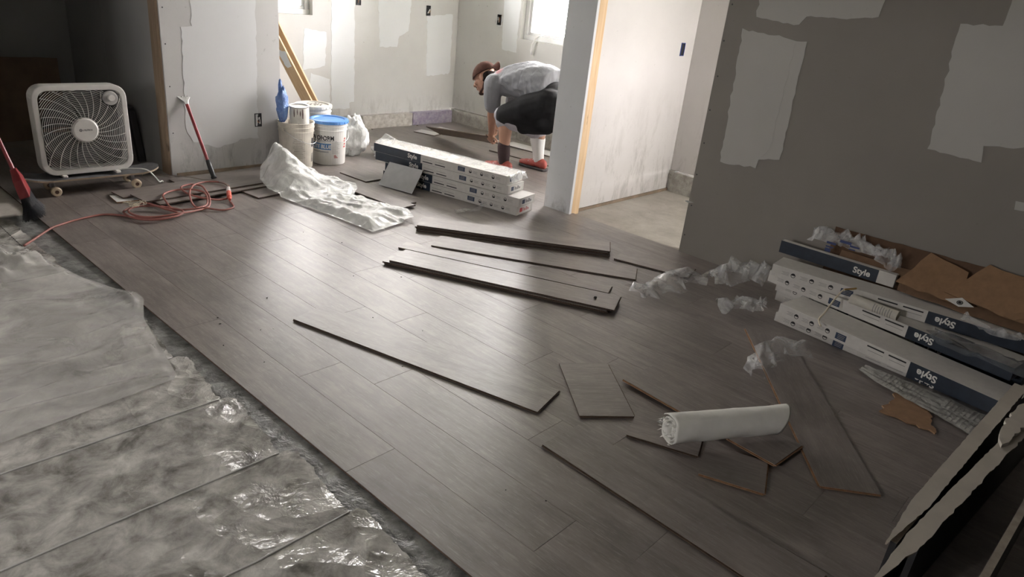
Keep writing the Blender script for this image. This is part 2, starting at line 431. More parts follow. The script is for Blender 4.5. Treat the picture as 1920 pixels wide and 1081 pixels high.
def window(name, axis, p, a0, a1, z0, z1, inward, mull=True, frame_w=0.045):
    """white vinyl frame, sash rails and panes in an opening; p = plane of the frame"""
    w = struct(bpy.data.objects.new(name, None)); COL.objects.link(w)
    def bar(nm, u0, u1, w0, w1, d0, d1, mt='vinyl', bev=0.004):
        lo, hi = ((p + d0, u0, w0), (p + d1, u1, w1)) if axis == 'x' else ((u0, p + d0, w0), (u1, p + d1, w1))
        return B().box(lo, hi).build(nm, mt, w, bevel=bev)
    f = frame_w
    bar('window_frame', a0, a1, z0, z0 + f, -0.03, 0.03); bar('window_frame', a0, a1, z1 - f, z1, -0.03, 0.03)
    bar('window_frame', a0, a0 + f, z0 + f, z1 - f, -0.03, 0.03); bar('window_frame', a1 - f, a1, z0 + f, z1 - f, -0.03, 0.03)
    mid = (a0 + a1) / 2
    if mull: bar('mullion', mid - 0.02, mid + 0.02, z0 + f, z1 - f, -0.02, 0.02)
    g = f + 0.028
    for (u0, u1) in (((a0 + f, mid - 0.02), (mid + 0.02, a1 - f)) if mull else ((a0 + f, a1 - f),)):
        bar('sash_rail', u0, u1, z0 + f, z0 + g, -0.012, 0.012); bar('sash_rail', u0, u1, z1 - g, z1 - f, -0.012, 0.012)
        bar('sash_stile', u0, u0 + 0.028, z0 + g, z1 - g, -0.012, 0.012); bar('sash_stile', u1 - 0.028, u1, z0 + g, z1 - g, -0.012, 0.012)
        bar('pane', u0 + 0.028, u1 - 0.028, z0 + g, z1 - g, -0.002, 0.002, 'window_glass', 0)
    return w
simple('vinyl', (0.84, 0.85, 0.86), 0.35)
window('window_1', 'y', 6.13, 3.3, 3.89, 1.06, 1.8, -1)
window('window_5', 'y', 6.13, 4.43, 5.21, 1.28, 2.18, -1)
window('window_2', 'x', 5.79, 3.5, 5.13, 1.0, 2.08, -1)
window('window_3', 'y', -0.14, 4.31, 5.41, 0.8, 2.1, 1)
window('fill_window', 'x', -2.3, 1.25, 1.95, 1.1, 1.8, 1)  # unseen window, added to give the main room ambient daylight

# ground outside
simple('grass', (0.15, 0.165, 0.10), 0.9, var=0.25, vscale=0.7)
g = B()
g.grid(lambda u, v: (-40 + 90 * u, -40 + 100 * v, -0.55 + 0.12 * fbm(u * 9, v * 9)), 40, 40).build('ground', 'grass', smooth=True)
tag(bpy.data.objects['ground'], 'bright green lawn outside the window', 'lawn', kind='structure')

# ------------------------------------------------------------------ wall details (pieces of the walls)
def rough_poly(pts, step=0.03, amp=0.006, seed=0):
    rr = random.Random(seed); out = []
    n = len(pts)
    for i in range(n):
        a, b_ = Vector(pts[i]), Vector(pts[(i + 1) % n]); k = max(1, int((b_ - a).length / step))
        for j in range(k):
            p = a.lerp(b_, j / k); out.append((p.x + rr.uniform(-amp, amp), p.y + rr.uniform(-amp, amp)))
    return out
def patch(wall, axis, plane, pts, mt, seed, t=0.0016, name='plaster_patch'):
    """skim coat of joint compound; pts in (along, z); plane faces -axis"""
    poly = rough_poly(pts, seed=seed)
    area = sum(poly[i][0] * poly[(i + 1) % len(poly)][1] - poly[(i + 1) % len(poly)][0] * poly[i][1] for i in range(len(poly)))
    if area < 0: poly.reverse()
    # local (a, z, out): out = -axis
    if axis == 'x': M = Matrix(((0, 0, -1, plane), (1, 0, 0, 0), (0, 1, 0, 0), (0, 0, 0, 1)))
    else: M = Matrix(((1, 0, 0, 0), (0, 0, -1, plane), (0, 1, 0, 0), (0, 0, 0, 1)))
    b = B(); b.prism(poly, 0, t, M)
    if axis == 'x': b.f = [tuple(reversed(f)) for f in b.f]
    return b.build(name, mt, wall)
patch(wall_right, 'x', 4.1, [(1.92, 1.85), (1.92, 1.47), (1.66, 1.45), (1.64, 1.50), (1.46, 1.505), (1.27, 1.53), (1.25, 1.85)], 'mud_grey', 1)
patch(wall_right, 'x', 4.1, [(1.98, 1.395), (1.79, 1.385), (1.60, 1.37), (1.585, 0.73), (1.71, 0.70), (1.72, 0.65), (1.95, 0.63)], 'mud_grey', 2)
patch(wall_right, 'x', 4.1, [(1.96, 1.36), (1.66, 1.36), (1.66, 0.77), (1.70, 0.72), (1.93, 0.69)], 'mud_grey', 12, 0.0026)
patch(wall_right, 'x', 4.1, [(0.90, 1.54), (0.72, 1.55), (0.72, 1.85), (0.2, 1.85), (0.25, 1.12), (0.51, 1.03), (0.63, 1.02), (0.62, 0.94), (0.86, 0.95)], 'mud_grey', 3)
patch(wall_right, 'x', 4.1, [(0.43, 0.80), (0.2, 0.80), (0.2, 0.76), (0.42, 0.76)], 'mud_grey', 4)
patch(wall_far, 'y', 6.05, [(3.80, .94), (4.04, .92), (4.02, .61), (3.78, .58)], 'mud_white', 5)
patch(wall_far, 'y', 6.05, [(3.86, .55), (4.07, .49), (4.075, .23), (3.85, .26)], 'mud_white', 6)
patch(wall_far, 'y', 6.05, [(4.09, 1.8), (4.09, .21), (4.30, .20), (4.30, .26), (4.36, .27), (4.34, 1.8)], 'mud_white', 7)
patch(wall_far, 'y', 6.05, [(4.62, 1.27), (5.04, 1.27), (5.02, .95), (4.90, .90), (4.88, .80), (4.66, .79)], 'mud_white', 8)
patch(wall_far, 'y', 6.05, [(5.26, 1.11), (5.62, 1.14), (5.63, .54), (5.60, .52), (5.29, .50)], 'mud_white', 9)
patch(wall_win, 'x', 5.7, [(5.41, 1.8), (5.36, .87), (5.16, .86), (5.15, 1.8)], 'mud_white', 10)
patch(wall_left, 'y', 5.12, [(2.36, 1.8), (2.34, 1.02), (2.27, 1.01), (2.25, 0.30), (2.30, .23), (2.46, .17), (2.6, .19), (2.66, .22), (2.80, .22), (2.83, 1.8)], 'mud_left', 11)
# loose paper, torn at the doorway edge
b = B(); b.add([(4.098, 2.1, 0.33), (4.07, 2.115, 0.345), (4.06, 2.09, 0.355), (4.09, 2.06, 0.345), (4.098, 2.085, 0.335)], ((0, 1, 2, 3, 4),)); b.build('torn_paper', 'mud_white', wall_right)
simple('screw_dark', (0.05, 0.05, 0.05), 0.5)
for z in [0.12 + 0.2 * k for k in range(8)]:
    b = B(); b.ball((4.0995, 2.085 - 0.004 * (z * 7 % 3), z), (0.002, 0.005, 0.005), 8); b.build('screw', 'screw_dark', wall_right)
for z in (0.3, 0.62, 0.9, 1.13):
    B().ball((2.155 + 0.004 * (z * 9 % 2), 5.1195, z), (0.005, 0.002, 0.005), 8).build('screw', 'screw_dark', wall_left)
simple('box_black', (0.012, 0.012, 0.014), 0.6); simple('box_blue', (0.02, 0.05, 0.22), 0.5); simple('wire_white', (0.8, 0.8, 0.78), 0.5); simple('wire_copper', (0.5, 0.25, 0.12), 0.4)
def outlet(wall, axis, plane, a, z, edge='box_black', wires=True, seed=0, w=0.055, h=0.1):
    """open electrical box set in the drywall"""
    rr = random.Random(seed)
    if axis == 'x': M = Matrix(((0, 0, -1, plane), (-1, 0, 0, a), (0, 1, 0, z), (0, 0, 0, 1)))
    else: M = Matrix(((1, 0, 0, a), (0, 0, -1, plane), (0, 1, 0, z), (0, 0, 0, 1)))
    b = B(); t = 0.005
    b.box((-w / 2, -h / 2, 0), (w / 2, h / 2, 0.001), M)
    for lo, hi in (((-w / 2, -h / 2, 0), (-w / 2 + t, h / 2, .006)), ((w / 2 - t, -h / 2, 0), (w / 2, h / 2, .006)), ((-w / 2, -h / 2, 0), (w / 2, -h / 2 + t, .006)), ((-w / 2, h / 2 - t, 0), (w / 2, h / 2, .006))):
        b.mat(1).box(lo, hi, M)
    o = b.build('outlet_box', ['box_black', edge], wall)
    if wires:
        for k in range(3):
            p = [M @ Vector((rr.uniform(-.015, .015), rr.uniform(-.03, .03), 0.002 + 0.006 * j + rr.uniform(0, .004))) for j in range(4)]
            B().tube(p, 0.0022, 6).build('wire', 'wire_copper' if k == 2 else 'wire_white', o)
    return o
outlet(wall_left, 'y', 5.12, 2.805, 0.355, seed=1)
outlet(wall_left, 'y', 5.12, 2.27, 1.235, seed=2, w=0.1, h=0.09)
outlet(wall_far, 'y', 6.05, 4.39, 1.22, seed=3); outlet(wall_far, 'y', 6.05, 5.27, 1.16, seed=4)
outlet(wall_win, 'x', 5.7, 5.43, 1.15, seed=5)
outlet(wall_mid, 'y', 3.05, 5.33, 1.16, 'box_blue', False, seed=6)
b = B(); b.prism(rough_poly([(5.47, 1.11), (5.455, 1.19), (5.42, 1.21), (5.39, 1.18), (5.395, 1.1), (5.43, 1.085)], .02, .008, 3), 0, .001, Matrix(((0, 0, -1, 5.7), (1, 0, 0, 0), (0, 1, 0, 0), (0, 0, 0, 1)))); b.build('torn_paper', 'mud_white', wall_win)

# bare studs at the wall ends
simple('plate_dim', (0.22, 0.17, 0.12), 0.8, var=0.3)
tag(B().tube([Vector(p) for p in ((5.74, 4.86, 1.06), (5.705, 4.87, 1.055), (5.685, 4.90, 1.03), (5.68, 4.935, .97), (5.68, 4.945, .91), (5.688, 4.94, .87))], .006, 8).build('loose_cable', 'wire_white', smooth=True), 'white cable hanging over the sill of the window behind the fitter', 'cable')
B().box((4.095, 3.012, -0.014), (4.19, 3.05, HC)).build('stud', 'pine', wall_mid, bevel=0.003)
B().box((4.068, 3.006, -0.014), (4.094, 3.25, HC)).build('end_board', 'drywall_end', wall_mid)
B().box((4.19, 3.038, -0.013), (5.5, 3.05, 0.008)).build('bottom_plate', 'plate_dim', wall_mid)
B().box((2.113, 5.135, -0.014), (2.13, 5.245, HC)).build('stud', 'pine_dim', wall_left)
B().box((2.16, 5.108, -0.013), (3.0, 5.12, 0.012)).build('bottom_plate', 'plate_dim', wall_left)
# footing below the drywall
def strip(wall, lo, hi, mt, top_slope=0.0, seed=0):
    b = B(); rr = random.Random(seed); ax = 0 if hi[0] - lo[0] > hi[1] - lo[1] else 1; n = 14
    tops = [rr.uniform(-.004, .004) for _ in range(n + 1)]
    def fn(i, dz, far):
        p = [0, 0, 0]; p[ax] = lo[ax] + (hi[ax] - lo[ax]) * i / n; p[1 - ax] = (hi if far else lo)[1 - ax]; p[2] = dz; return tuple(p)
    vs = []
    for i in range(n + 1): vs += [fn(i, lo[2], 0), fn(i, hi[2] + tops[i], 0), fn(i, hi[2] + tops[i], 1), fn(i, lo[2], 1)]
    fs = []
    for i in range(n):
        a = 4 * i; fs += [(a + k, a + (k + 1) % 4, a + 4 + (k + 1) % 4, a + 4 + k) for k in range(4)]
    fs += [(3, 2, 1, 0), (4 * n, 4 * n + 1, 4 * n + 2, 4 * n + 3)]
    return b.add(vs, fs).build('footing', mt, wall)
strip(wall_far, (2.25, 6.04, -.014), (4.435, 6.2, .125), 'foundation', seed=1)
strip(wall_far, (4.455, 6.03, -.014), (5.105, 6.2, .118), 'foundation_pale', seed=2)
strip(wall_far, (5.115, 6.03, -.014), (5.72, 6.2, .118), 'foundation_purple', seed=3)
strip(wall_win, (5.685, 5.03, -.014), (5.86, 6.05, .14), 'foundation', seed=4)
strip(wall_win, (5.675, 4.2, -.014), (5.86, 5.015, .155), 'foundation', seed=5)
strip(wall_win, (5.685, 3.24, -.014), (5.86, 4.185, .15), 'foundation', seed=6)
hb = bpy.data.objects['wall_hall_back']
strip(hb, (5.47, 2.2, -.014), (5.6, 2.995, .16), 'foundation', seed=7)
strip(hb, (5.48, -0.2, -.014), (5.6, 2.19, .16), 'foundation', seed=8)
strip(hb, (5.49, 2.998, -.014), (5.6, 3.05, .165), 'foundation', seed=9)

# ------------------------------------------------------------------ underlay
def ridge(x, y, s):
    return 1 - abs(fbm(x, y, s, 3))
b = B()
b.grid(lambda u, v: (-2.2 + 3.34 * u, -0.9 + 5.6 * v, -0.0125 + 0.001 * mnoise.noise(Vector((u * 50, v * 80, 1))) if u < .975 else -0.0125), 150, 200)
tag(b.build('underlay_film', 'underlay_low', smooth=True), 'thin grey underlay film running under the edge of the laid laminate', 'underlay')
ULAB = ['grey plastic faced underlay strip at the corner of the laid floor beside the far film',
        'grey plastic faced underlay strip running out from under the folded cover film',
        'grey plastic faced underlay strip with a bright crumpled glint near its middle joint',
        'grey plastic faced underlay strip with long drag wrinkles, beside the raw plank edge',
        'grey plastic faced underlay strip next to the drag wrinkled one, with pulled vertical creases',
        'grey plastic faced underlay strip furthest from the fan']
ys = [3.02, 2.61, 2.22, 1.805, 1.42, 1.02, 0.6]
for k in range(6):
    y1, y0 = ys[k], ys[k + 1] + 0.005
    rr = random.Random(30 + k); sx = rr.uniform(0, 50)
    wr = 0.0035 if k < 3 else 0.0055
    def fn(u, v, y0=y0, y1=y1, sx=sx, wr=wr, k=k):
        v2 = v; xe = 1.075 - 0.05 * (1 - v) - 0.012 * fbm(v * 6 + sx, 2.0)
        if v > .93: xe -= 0.03 * (v - .93) / .07
        X = -0.75 + (xe + 0.75) * u; Y = y0 + (y1 - y0) * v + 0.004 * fbm(X * 3 + sx, 1.0)
        h = 0.003 * mnoise.noise(Vector((X * 4 + sx, Y * 6, 0.3))) + wr * max(0, 1 - abs(mnoise.noise(Vector((X * 1.8 + Y * 2.0 + sx, Y * 6 - X * 2, sx)))) * 3.0 - .45)
        if k >= 3: h += 0.0042 * max(0, 1 - abs(mnoise.noise(Vector((X * 3.2 + sx, Y * 9 + X * 6, 5.0)))) * 14.0) * max(0, mnoise.noise(Vector((X * 2.5, Y * 2.5 + sx, 2))) + .35)
        z = -0.0085 + 0.0035 * v + h * min(1, (1 - u) * 14 + .15)
        return (X, Y, min(max(z, -0.0095), 0.012))
    us = tag(B().grid(fn, 170, 62).build('underlay_sheet', 'underlay', smooth=True), ULAB[k], 'underlay', 'underlay strips beside the laid floor')
    B().tube([Vector(fn(i / 60 * .985, 1.0)) + Vector((0, 0, .0015)) for i in range(61)], .0034, 6).build('rolled_edge', 'underlay_lip', us, smooth=True)
# far strip of underlay with its perforated line
b = B(); b.grid(lambda u, v: (-0.3 + (1.30 + 0.02 * fbm(v * 8, 3)) * u, 3.03 + 1.63 * v, -0.0088 + 0.0015 * fbm(u * 9, v * 9, 4)), 50, 60)
fs_ = tag(b.build('underlay_sheet', 'underlay', smooth=True), 'grey underlay strip at the foot of the red push broom', 'underlay', 'underlay strips beside the laid floor')
simple('seam_dark', (0.03, 0.03, 0.03), 0.8)
b = B()
for k in range(26):
    y = 3.95 + k * 0.027; x = 0.93; b.box((x - .002, y, -.0075), (x + .002, y + .016, -.0062))
b.build('perforation', 'seam_dark', fs_)
# cover film lying over it
EDGE = [(2.44, .955), (2.47, .975), (2.6, 1.0), (2.84, 1.04), (3.0, 1.07), (3.1, 1.11), (3.2, 1.15), (3.28, 1.15), (3.36, 1.1), (3.58, 1.02), (3.9, .965), (4.1, .93), (4.22, .88)]
def edge_x(y):
    for (a, xa), (b_, xb) in zip(EDGE, EDGE[1:]):
        if y <= b_: return xa + (xb - xa) * (y - a) / (b_ - a)
    return EDGE[-1][1]
def fn(u, v):
    Y = 2.44 + 1.78 * v; xe = edge_x(Y); X = -0.6 + (xe + 0.6) * u
    Yc = Y - 0.16 * (1 - u) * (1 - v)          # near edge slants
    fold = max(0, 1 - abs(mnoise.noise(Vector((X * 0.7 + 3, Yc * 3.5 + X * .5, 2.0)))) * 4.5) * 0.02 + 0.012 * max(0, 1 - abs(mnoise.noise(Vector((X * 1.4 + Yc, Yc * 6 - X, 9.0)))) * 9) + 0.006 * mnoise.noise(Vector((X * 3, Yc * 5, 6)))
    far = max(0, Yc - 3.7); lump = max(0, 1 - ((X - 0.72) ** 2 / .09 + (Yc - 3.95) ** 2 / .05)) * 0.05 * (1 + .8 * fbm(X * 9, Yc * 9, 8))
    z = 0.0035 + max(0, fold) + max(0, lump)
    if X > 1.08: z = max(z, 0.006 + 0.008 * math.sin(min(1, (X - 1.08) / .05) * PI))
    if v < .03 or u > .985: z = 0.003 if X < 1.1 else 0.004
    return (X, Yc, max(z, 0.002))
tag(B().grid(fn, 150, 170).build('cover_film', 'cover_film', smooth=True), 'large milky plastic film folded over the underlay, one corner lapping onto the laminate', 'film')

# ------------------------------------------------------------------ loose planks
def loose_mesh(w, l, t, core='hdf_core', top='laminate'):
    """click laminate board: x across, y along; tongue on +x, groove step on -x"""
    b = B(); c = 0.0008; x, y = w / 2, l / 2
    b.mat(0).box((-x, -y, t - .0012), (x, y, t))
    b.mat(1).box((-x + .001, -y + .001, 0), (x - .001, y - .001, t - .0012))
    b.mat(1).box((x - .001, -y + .004, t * .35), (x + .006, y - .004, t * .62))
    b.mat(1).box((-x + .002, y - .001, t * .3), (x - .004, y + .005, t * .6))
    return b
def loose(label, fl, fr, w, z, core='hdf_core', top='laminate', group=None, t=0.009, length=None, tilt=(0, 0), name='laminate_plank'):
    """fl -> fr is the edge facing the viewer, the board lies on the far side of it; z = underside"""
    a, b_ = Vector((*fl, 0)), Vector((*fr, 0)); d = b_ - a; L = length or d.length; d.normalize()
    n = Vector((-d.y, d.x, 0))
    if n.dot(a) < 0: n = -n
    c = a + d * L / 2 + n * w / 2
    o = loose_mesh(w, L, t, core).build(name, [top, core])
    o.location = (c.x, c.y, z)
    yaw = math.atan2(-d.x, d.y)
    # local +y along d; +x must be -n or n ; rotation keeps handedness
    o.rotation_euler = (tilt[0], tilt[1], yaw)
    return tag(o, label, 'plank', group)
T = 0.009
SA = 'planks stacked by the cartons'
def offs(p, q, along, across):
    d = (Vector(q) - Vector(p)).normalized(); n = Vector((-d.y, d.x))
    if n.dot(Vector(p)) < 0: n = -n
    s = d * along + n * across
    return (p[0] + s.x, p[1] + s.y), (q[0] + s.x, q[1] + s.y)
stackA = [((0, 0), 'topmost grey laminate plank of the four high stack beside the carton pile'), ((-.012, -.006), 'grey laminate plank second from the top of the four high stack'),
          ((-.006, .004), 'grey laminate plank third from the top of the four high stack'), ((.0, -.012), 'bottom grey laminate plank of the four high stack')]
for k, ((al, ac), lab) in enumerate(stackA):
    p, q = offs((2.87, 3.30), (3.59, 2.30), al, ac); loose(lab, p, q, .196, (3 - k) * T, group=SA)
loose('grey laminate plank lying along the front of the four high stack', (2.752, 3.025), (3.392, 1.97), .196, 0)
loose('lone grey laminate plank lying along the back of the three high stack', (2.56, 3.10), (3.085, 1.945), .112, 0.001)
for k, ((al, ac), lab) in enumerate([((0, 0), 'topmost grey laminate plank of the three high stack, a chip of debris on it'), ((-.035, -.014), 'middle grey laminate plank of the three high stack'), ((-.03, -.004), 'bottom grey laminate plank of the three high stack')]):
    p, q = offs((2.36, 2.93), (2.89, 1.77), al, ac); loose(lab, p, q, .2, (2 - k) * T, group='planks of the three high stack')
loose('single long grey laminate plank set askew on the open laid floor', (1.57, 2.62), (1.88, 1.41), .2, 0.001)
loose('long grey laminate plank lying loose in line with the laid boards', (1.735, 1.262), (1.70, 0.31), .205, 0.001)
loose('cut plank offcut standing clear of the white roll, beside the long askew plank', (1.99, 1.29), (2.16, 1.15), .412, 0.001)
loose('cut plank offcut under the white roll, its frayed end side', (2.03, 1.10), (2.125, .852), .215, 0.001)
loose('square cut plank offcut poking out from under the crossing offcut', (2.035, .80), (2.115, .592), .2, 0.001, 'hdf_core_tan')
loose('plank offcut lying across two other offcuts beneath the white roll', (2.35, 1.34), (2.29, .635), .21, 0.0105, 'hdf_core_tan')
loose('long laminate plank with tan fibre edges under the clear wrap by the cartons', (3.325, 1.25), (2.315, .478), .21, 0.001, 'hdf_core_tan')
loose('plank end showing between the four high stack and the clear film', (3.57, 2.25), (3.70, 1.80), .19, 0.001)
# by the left wall
LG = 'planks heaped by the left wall'
loose('grey laminate plank at the back of the heap by the scraper foot', (2.06, 4.87), (2.84, 4.935), .13, 0.001, group=LG)
loose('grey laminate plank under the front plank of the heap, towards the skateboard', (1.63, 4.69), (2.72, 4.775), .16, 0.0105, group=LG)
loose('pale upturned plank scrap under the heap near the skateboard wheel', (1.575, 4.645), (1.75, 4.63), .15, 0.001, 'hdf_core_tan', 'laminate_back', group=LG)
loose('top grey laminate plank of the heap, the orange cord lying across it', (1.70, 4.52), (2.66, 4.605), .195, 0.02, group=LG)
loose('lower front grey laminate plank of the heap under the cord loops', (1.76, 4.455), (2.72, 4.56), .2, 0.0105, group=LG)
loose('bottom plank of the heap, under the cord loops and two others', (1.95, 4.52), (2.6, 4.585), .2, 0.001, group=LG)
loose('short cut plank half under the white plastic sheet', (2.36, 4.34), (2.54, 4.36), .2, 0.001, group=LG)
# between the sheet and the cartons
loose('grey laminate plank half under the white sheet in front of the cartons', (2.965, 4.6), (3.03, 3.67), .15, 0.0105)
loose('lower grey laminate plank showing past the one under the white sheet', (3.06, 4.62), (3.10, 3.75), .15, 0.001)
loose('grey laminate plank lying across the floor by the blue lidded bucket', (3.23, 4.66), (3.25, 4.35), .15, 0.001)
# leaning offcut
simple('laminate_light', (0.42, 0.42, 0.43), 0.3, var=0.08, vscale=12)
a, b_ = Vector((3.295, 4.245, 0.002)), Vector((3.365, 3.935, 0.002)); d = (b_ - a).normalized(); n = Vector((-d.y, d.x, 0))
n = n if n.x > 0 else -n
s_ = (n * 0.125 + Vector((0, 0, .16))).normalized(); nn = d.cross(s_).normalized()
if nn.z < 0: nn = -nn
M = Matrix(((*[d.x, s_.x, nn.x], 0), (*[d.y, s_.y, nn.y], 0), (*[d.z, s_.z, nn.z], 0), (0, 0, 0, 1))); M.translation = a
bb = B(); bb.mat(0).box((0, 0, .0075), ((b_ - a).length, .2, .009)); bb.mat(1).box((.001, .001, 0), ((b_ - a).length - .001, .199, .0075))
bb.v = [tuple(M @ Vector(p)) for p in bb.v]
o = bb.build('laminate_plank', ['laminate_light', 'hdf_core'])
tag(o, 'pale grey plank offcut leaning against the carton stack', 'plank')

# planks around the kneeling fitter's feet
loose('upturned plank showing its pale back near the footing corner', (5.12, 5.75), (5.27, 4.98), .17, 0.001, top='laminate_back')
loose('upturned plank showing its pale back behind the legs of the fitter', (5.34, 4.9), (5.42, 4.1), .19, 0.001, top='laminate_back')
loose('pale backed plank offcut by the end of the held plank', (4.85, 5.70), (4.92, 5.46), .15, 0.001, top='laminate_back')
loose('grey laminate plank beneath the far shoe of the fitter', (5.0, 4.75), (5.1, 3.85), .19, 0.001)

# ------------------------------------------------------------------ laminate cartons
simple('carton_white', (0.62, 0.60, 0.57), 0.6, var=0.06, vscale=30)
simple('carton_edge', (0.50, 0.46, 0.42), 0.7)
simple('carton_navy', (0.018, 0.028, 0.045), 0.4, var=0.2, vscale=20)
simple('ink_black', (0.02, 0.02, 0.022), 0.6); simple('ink_blue', (0.03, 0.05, 0.10), 0.5); simple('ink_white', (0.78, 0.77, 0.73), 0.5); simple('ink_grey', (0.30, 0.29, 0.28), 0.6)
simple('ink_red', (0.45, 0.03, 0.03), 0.5); simple('label_white', (0.72, 0.71, 0.69), 0.5)
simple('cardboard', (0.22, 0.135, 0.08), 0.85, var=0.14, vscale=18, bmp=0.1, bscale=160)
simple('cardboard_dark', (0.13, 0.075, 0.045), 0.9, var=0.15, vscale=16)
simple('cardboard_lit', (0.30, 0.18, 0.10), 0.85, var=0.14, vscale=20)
CW, CH, CL = 0.215, 0.064, 1.235
def carton(label, origin, u, tilt=0.0, flip=False, L=CL, W=CW, H=CH, group=None, open_top=False, endmark=None, roll=0.0, pitch=0.0, navy=None):
    """closed or open laminate carton. origin: front lower corner at the viewer's left, u: direction of its long edge (left to right)"""
    t = thing('laminate_carton', label, 'carton', group=group)
    u = Vector((*u, 0)).normalized(); yw = math.atan2(u.y, u.x)
    t.location = origin; t.rotation_euler = (roll, pitch, yw)
    if open_top:
        b = B(); k = 0.003
        b.mat(0).box((0, 0, 0), (L, W, k))
        for lo, hi in (((0, 0, 0), (L, k, H)), ((0, W - k, 0), (L, W, H)), ((0, 0, 0), (k, W, H)), ((L - k, 0, 0), (L, W, H))): b.box(lo, hi)
        b.build('tray', 'carton_white', t)
        B().box((k, k, k), (L - k, W - k, k + .001)).build('inner_face', 'cardboard', t)
    else:
        B().box((0, 0, 0), (L, W, H)).build('body', 'carton_white', t, bevel=0.002)
    e = 0.0006
    def P(x, z): return (L - x, H - z) if flip else (x, z)
    def dec(x0, x1, z0, z1, mt, name, d=e, parent=t):
        (xa, za), (xb, zb) = P(x0, z0), P(x1, z1)
        return B().box((min(xa, xb), -d, min(za, zb)), (max(xa, xb), 0.0, max(za, zb))).build(name, mt, parent)
    nv = B(); xn = (navy or 0.375) * L
    (xa, _), (xb, _) = P(-e, 0), P(xn, H); x0, x1 = min(xa, xb), max(xa, xb)
    nv.box((x0, -e, -0.0002), (x1, W * .55, H + e)) if False else nv.box((x0, -e, 0.0005), (x1, 0, H - .0005))
    xe = 0 if not flip else L
    nv.box((xe - e if not flip else xe, 0, 0.0005), (xe if not flip else xe + e, W, H - .0005))
    npanel = nv.build('navy_panel', 'carton_navy', t)
    # lettering: word in white on the navy end
    MF = Matrix(((1, 0, 0, 0), (0, 0, 1, -e * 1.6), (0, 1, 0, 0), (0, 0, 0, 1)))   # text xy -> carton xz, facing -y
    MF = Matrix(((1, 0, 0, 0), (0, 0, -1, -e * 1.6), (0, 1, 0, 0), (0, 0, 0, 1)))
    if flip: MT = Matrix.Translation((L - (xn - 0.125), 0, H - .018)) @ MF @ Matrix.Rotation(PI, 4, 'Z')
    else: MT = Matrix.Translation((xn - 0.125, 0, .018)) @ MF
    text_mesh('lettering', 'Style', .046, 'ink_white', npanel, MT, bold=.0014)
    if navy: return t
    for (f0, f1) in ((.39, .465), (.485, .56)):
        dec(f0 * L, f1 * L, .012, .019, 'ink_black', 'printed_bar'); dec(f0 * L, f1 * L - .008, .034, .0365, 'ink_grey', 'printed_line')
    bd = dec(.655 * L, .705 * L, .018, .05, 'ink_blue', 'badge')
    for q in range(3): dec(.661 * L + .002 * q, .695 * L, .025 + .008 * q, .0275 + .008 * q, 'ink_grey', 'badge_line', 2 * e, bd)
    for f in (.745, .825, .905):
        cx, cz = P(f * L, H * .5); r = .0125
        b = B()
        Mi = Matrix.Translation((cx, 0, cz)) @ MF
        b.lathe([(r, 0), (r, .0004), (r - .0028, .0004), (r - .0028, 0)], 18, Mi)
        b.lathe([(r - .002, .0001), (0, .0001)], 10, Mi @ Matrix.Rotation(PI if not flip else 0, 4, 'Z'), 0, PI)
        b.build('icon', 'ink_black', t)
        for q in range(3): dec((f + .018) * L, (f + .05) * L - .006 * (q % 2), H * .5 - .008 + .007 * q, H * .5 - .0062 + .007 * q, 'ink_grey', 'printed_line')
    if endmark:
        z0 = .01; b = B().box((L, .03, z0), (L + e, W - .03, H - .008)); lb = b.build('end_label', 'label_white', t)
        B().box((L, .04, z0 + .008), (L + 2 * e, .075, H - .016)).build('barcode', endmark, lb)
        for q in range(6): B().box((L, .085 + q * .014, z0 + .01), (L + 2 * e, .085 + q * .014 + .005 + .003 * (q % 2), H - .018 - .006 * (q % 3))).build('barcode', 'ink_black' if endmark != 'ink_red' else 'ink_red', lb)
    return t
u1 = (.19, -.98)
G1 = 'sealed cartons stacked by the wall end'
carton('bottom carton of the sealed stack, red marks on its end label', (3.447, 4.39, 0.001), u1, group=G1, endmark='ink_red')
carton('second carton from the floor in the sealed stack', (3.452, 4.375, 0.0665), (.185, -.98), group=G1, endmark='ink_blue')
carton('third carton from the floor in the sealed stack, shifted towards the buckets', (3.44, 4.485, 0.132), (.19, -.98), group=G1, endmark='ink_blue')
carton('top carton of the sealed stack, covered by loose plastic', (3.434, 4.5, 0.1975), (.192, -.98), group=G1, endmark='ink_blue')

G2 = 'emptied cartons heaped along the grey wall'
carton('lowest front emptied carton of the heap, flat on the laminate', (3.575, 1.205, 0.001), (-.11, -1), flip=True, group=G2, H=.05, L=1.1)
carton('white lidded emptied carton lying on the lowest front one', (3.545, 1.185, 0.053), (-.19, -1), flip=True, group=G2, L=1.1)
carton('emptied carton lying flat behind the front pair of the heap', (3.865, 1.33, 0.001), (-.11, -1), flip=True, group=G2, W=.2, H=.055)
carton('emptied carton on top of the flat one behind the front pair', (3.86, 1.34, 0.0575), (-.12, -1), flip=True, group=G2, W=.2, H=.062)
carton('emptied carton on the second level with the paper tube lying on it', (3.79, 1.37, 0.121), (-.16, -1), flip=True, group=G2, W=.19)
carton('upper emptied carton tucked against the brown cardboard', (3.715, 1.335, 0.187), (.08, -1), flip=True, group=G2, W=.17)
carton('navy sided carton lid turned upright on top of the heap', (3.935, 1.40, 0.255), (0.005, -1), flip=False, group=G2, W=.04, H=.07, open_top=False, L=.62, navy=.86)

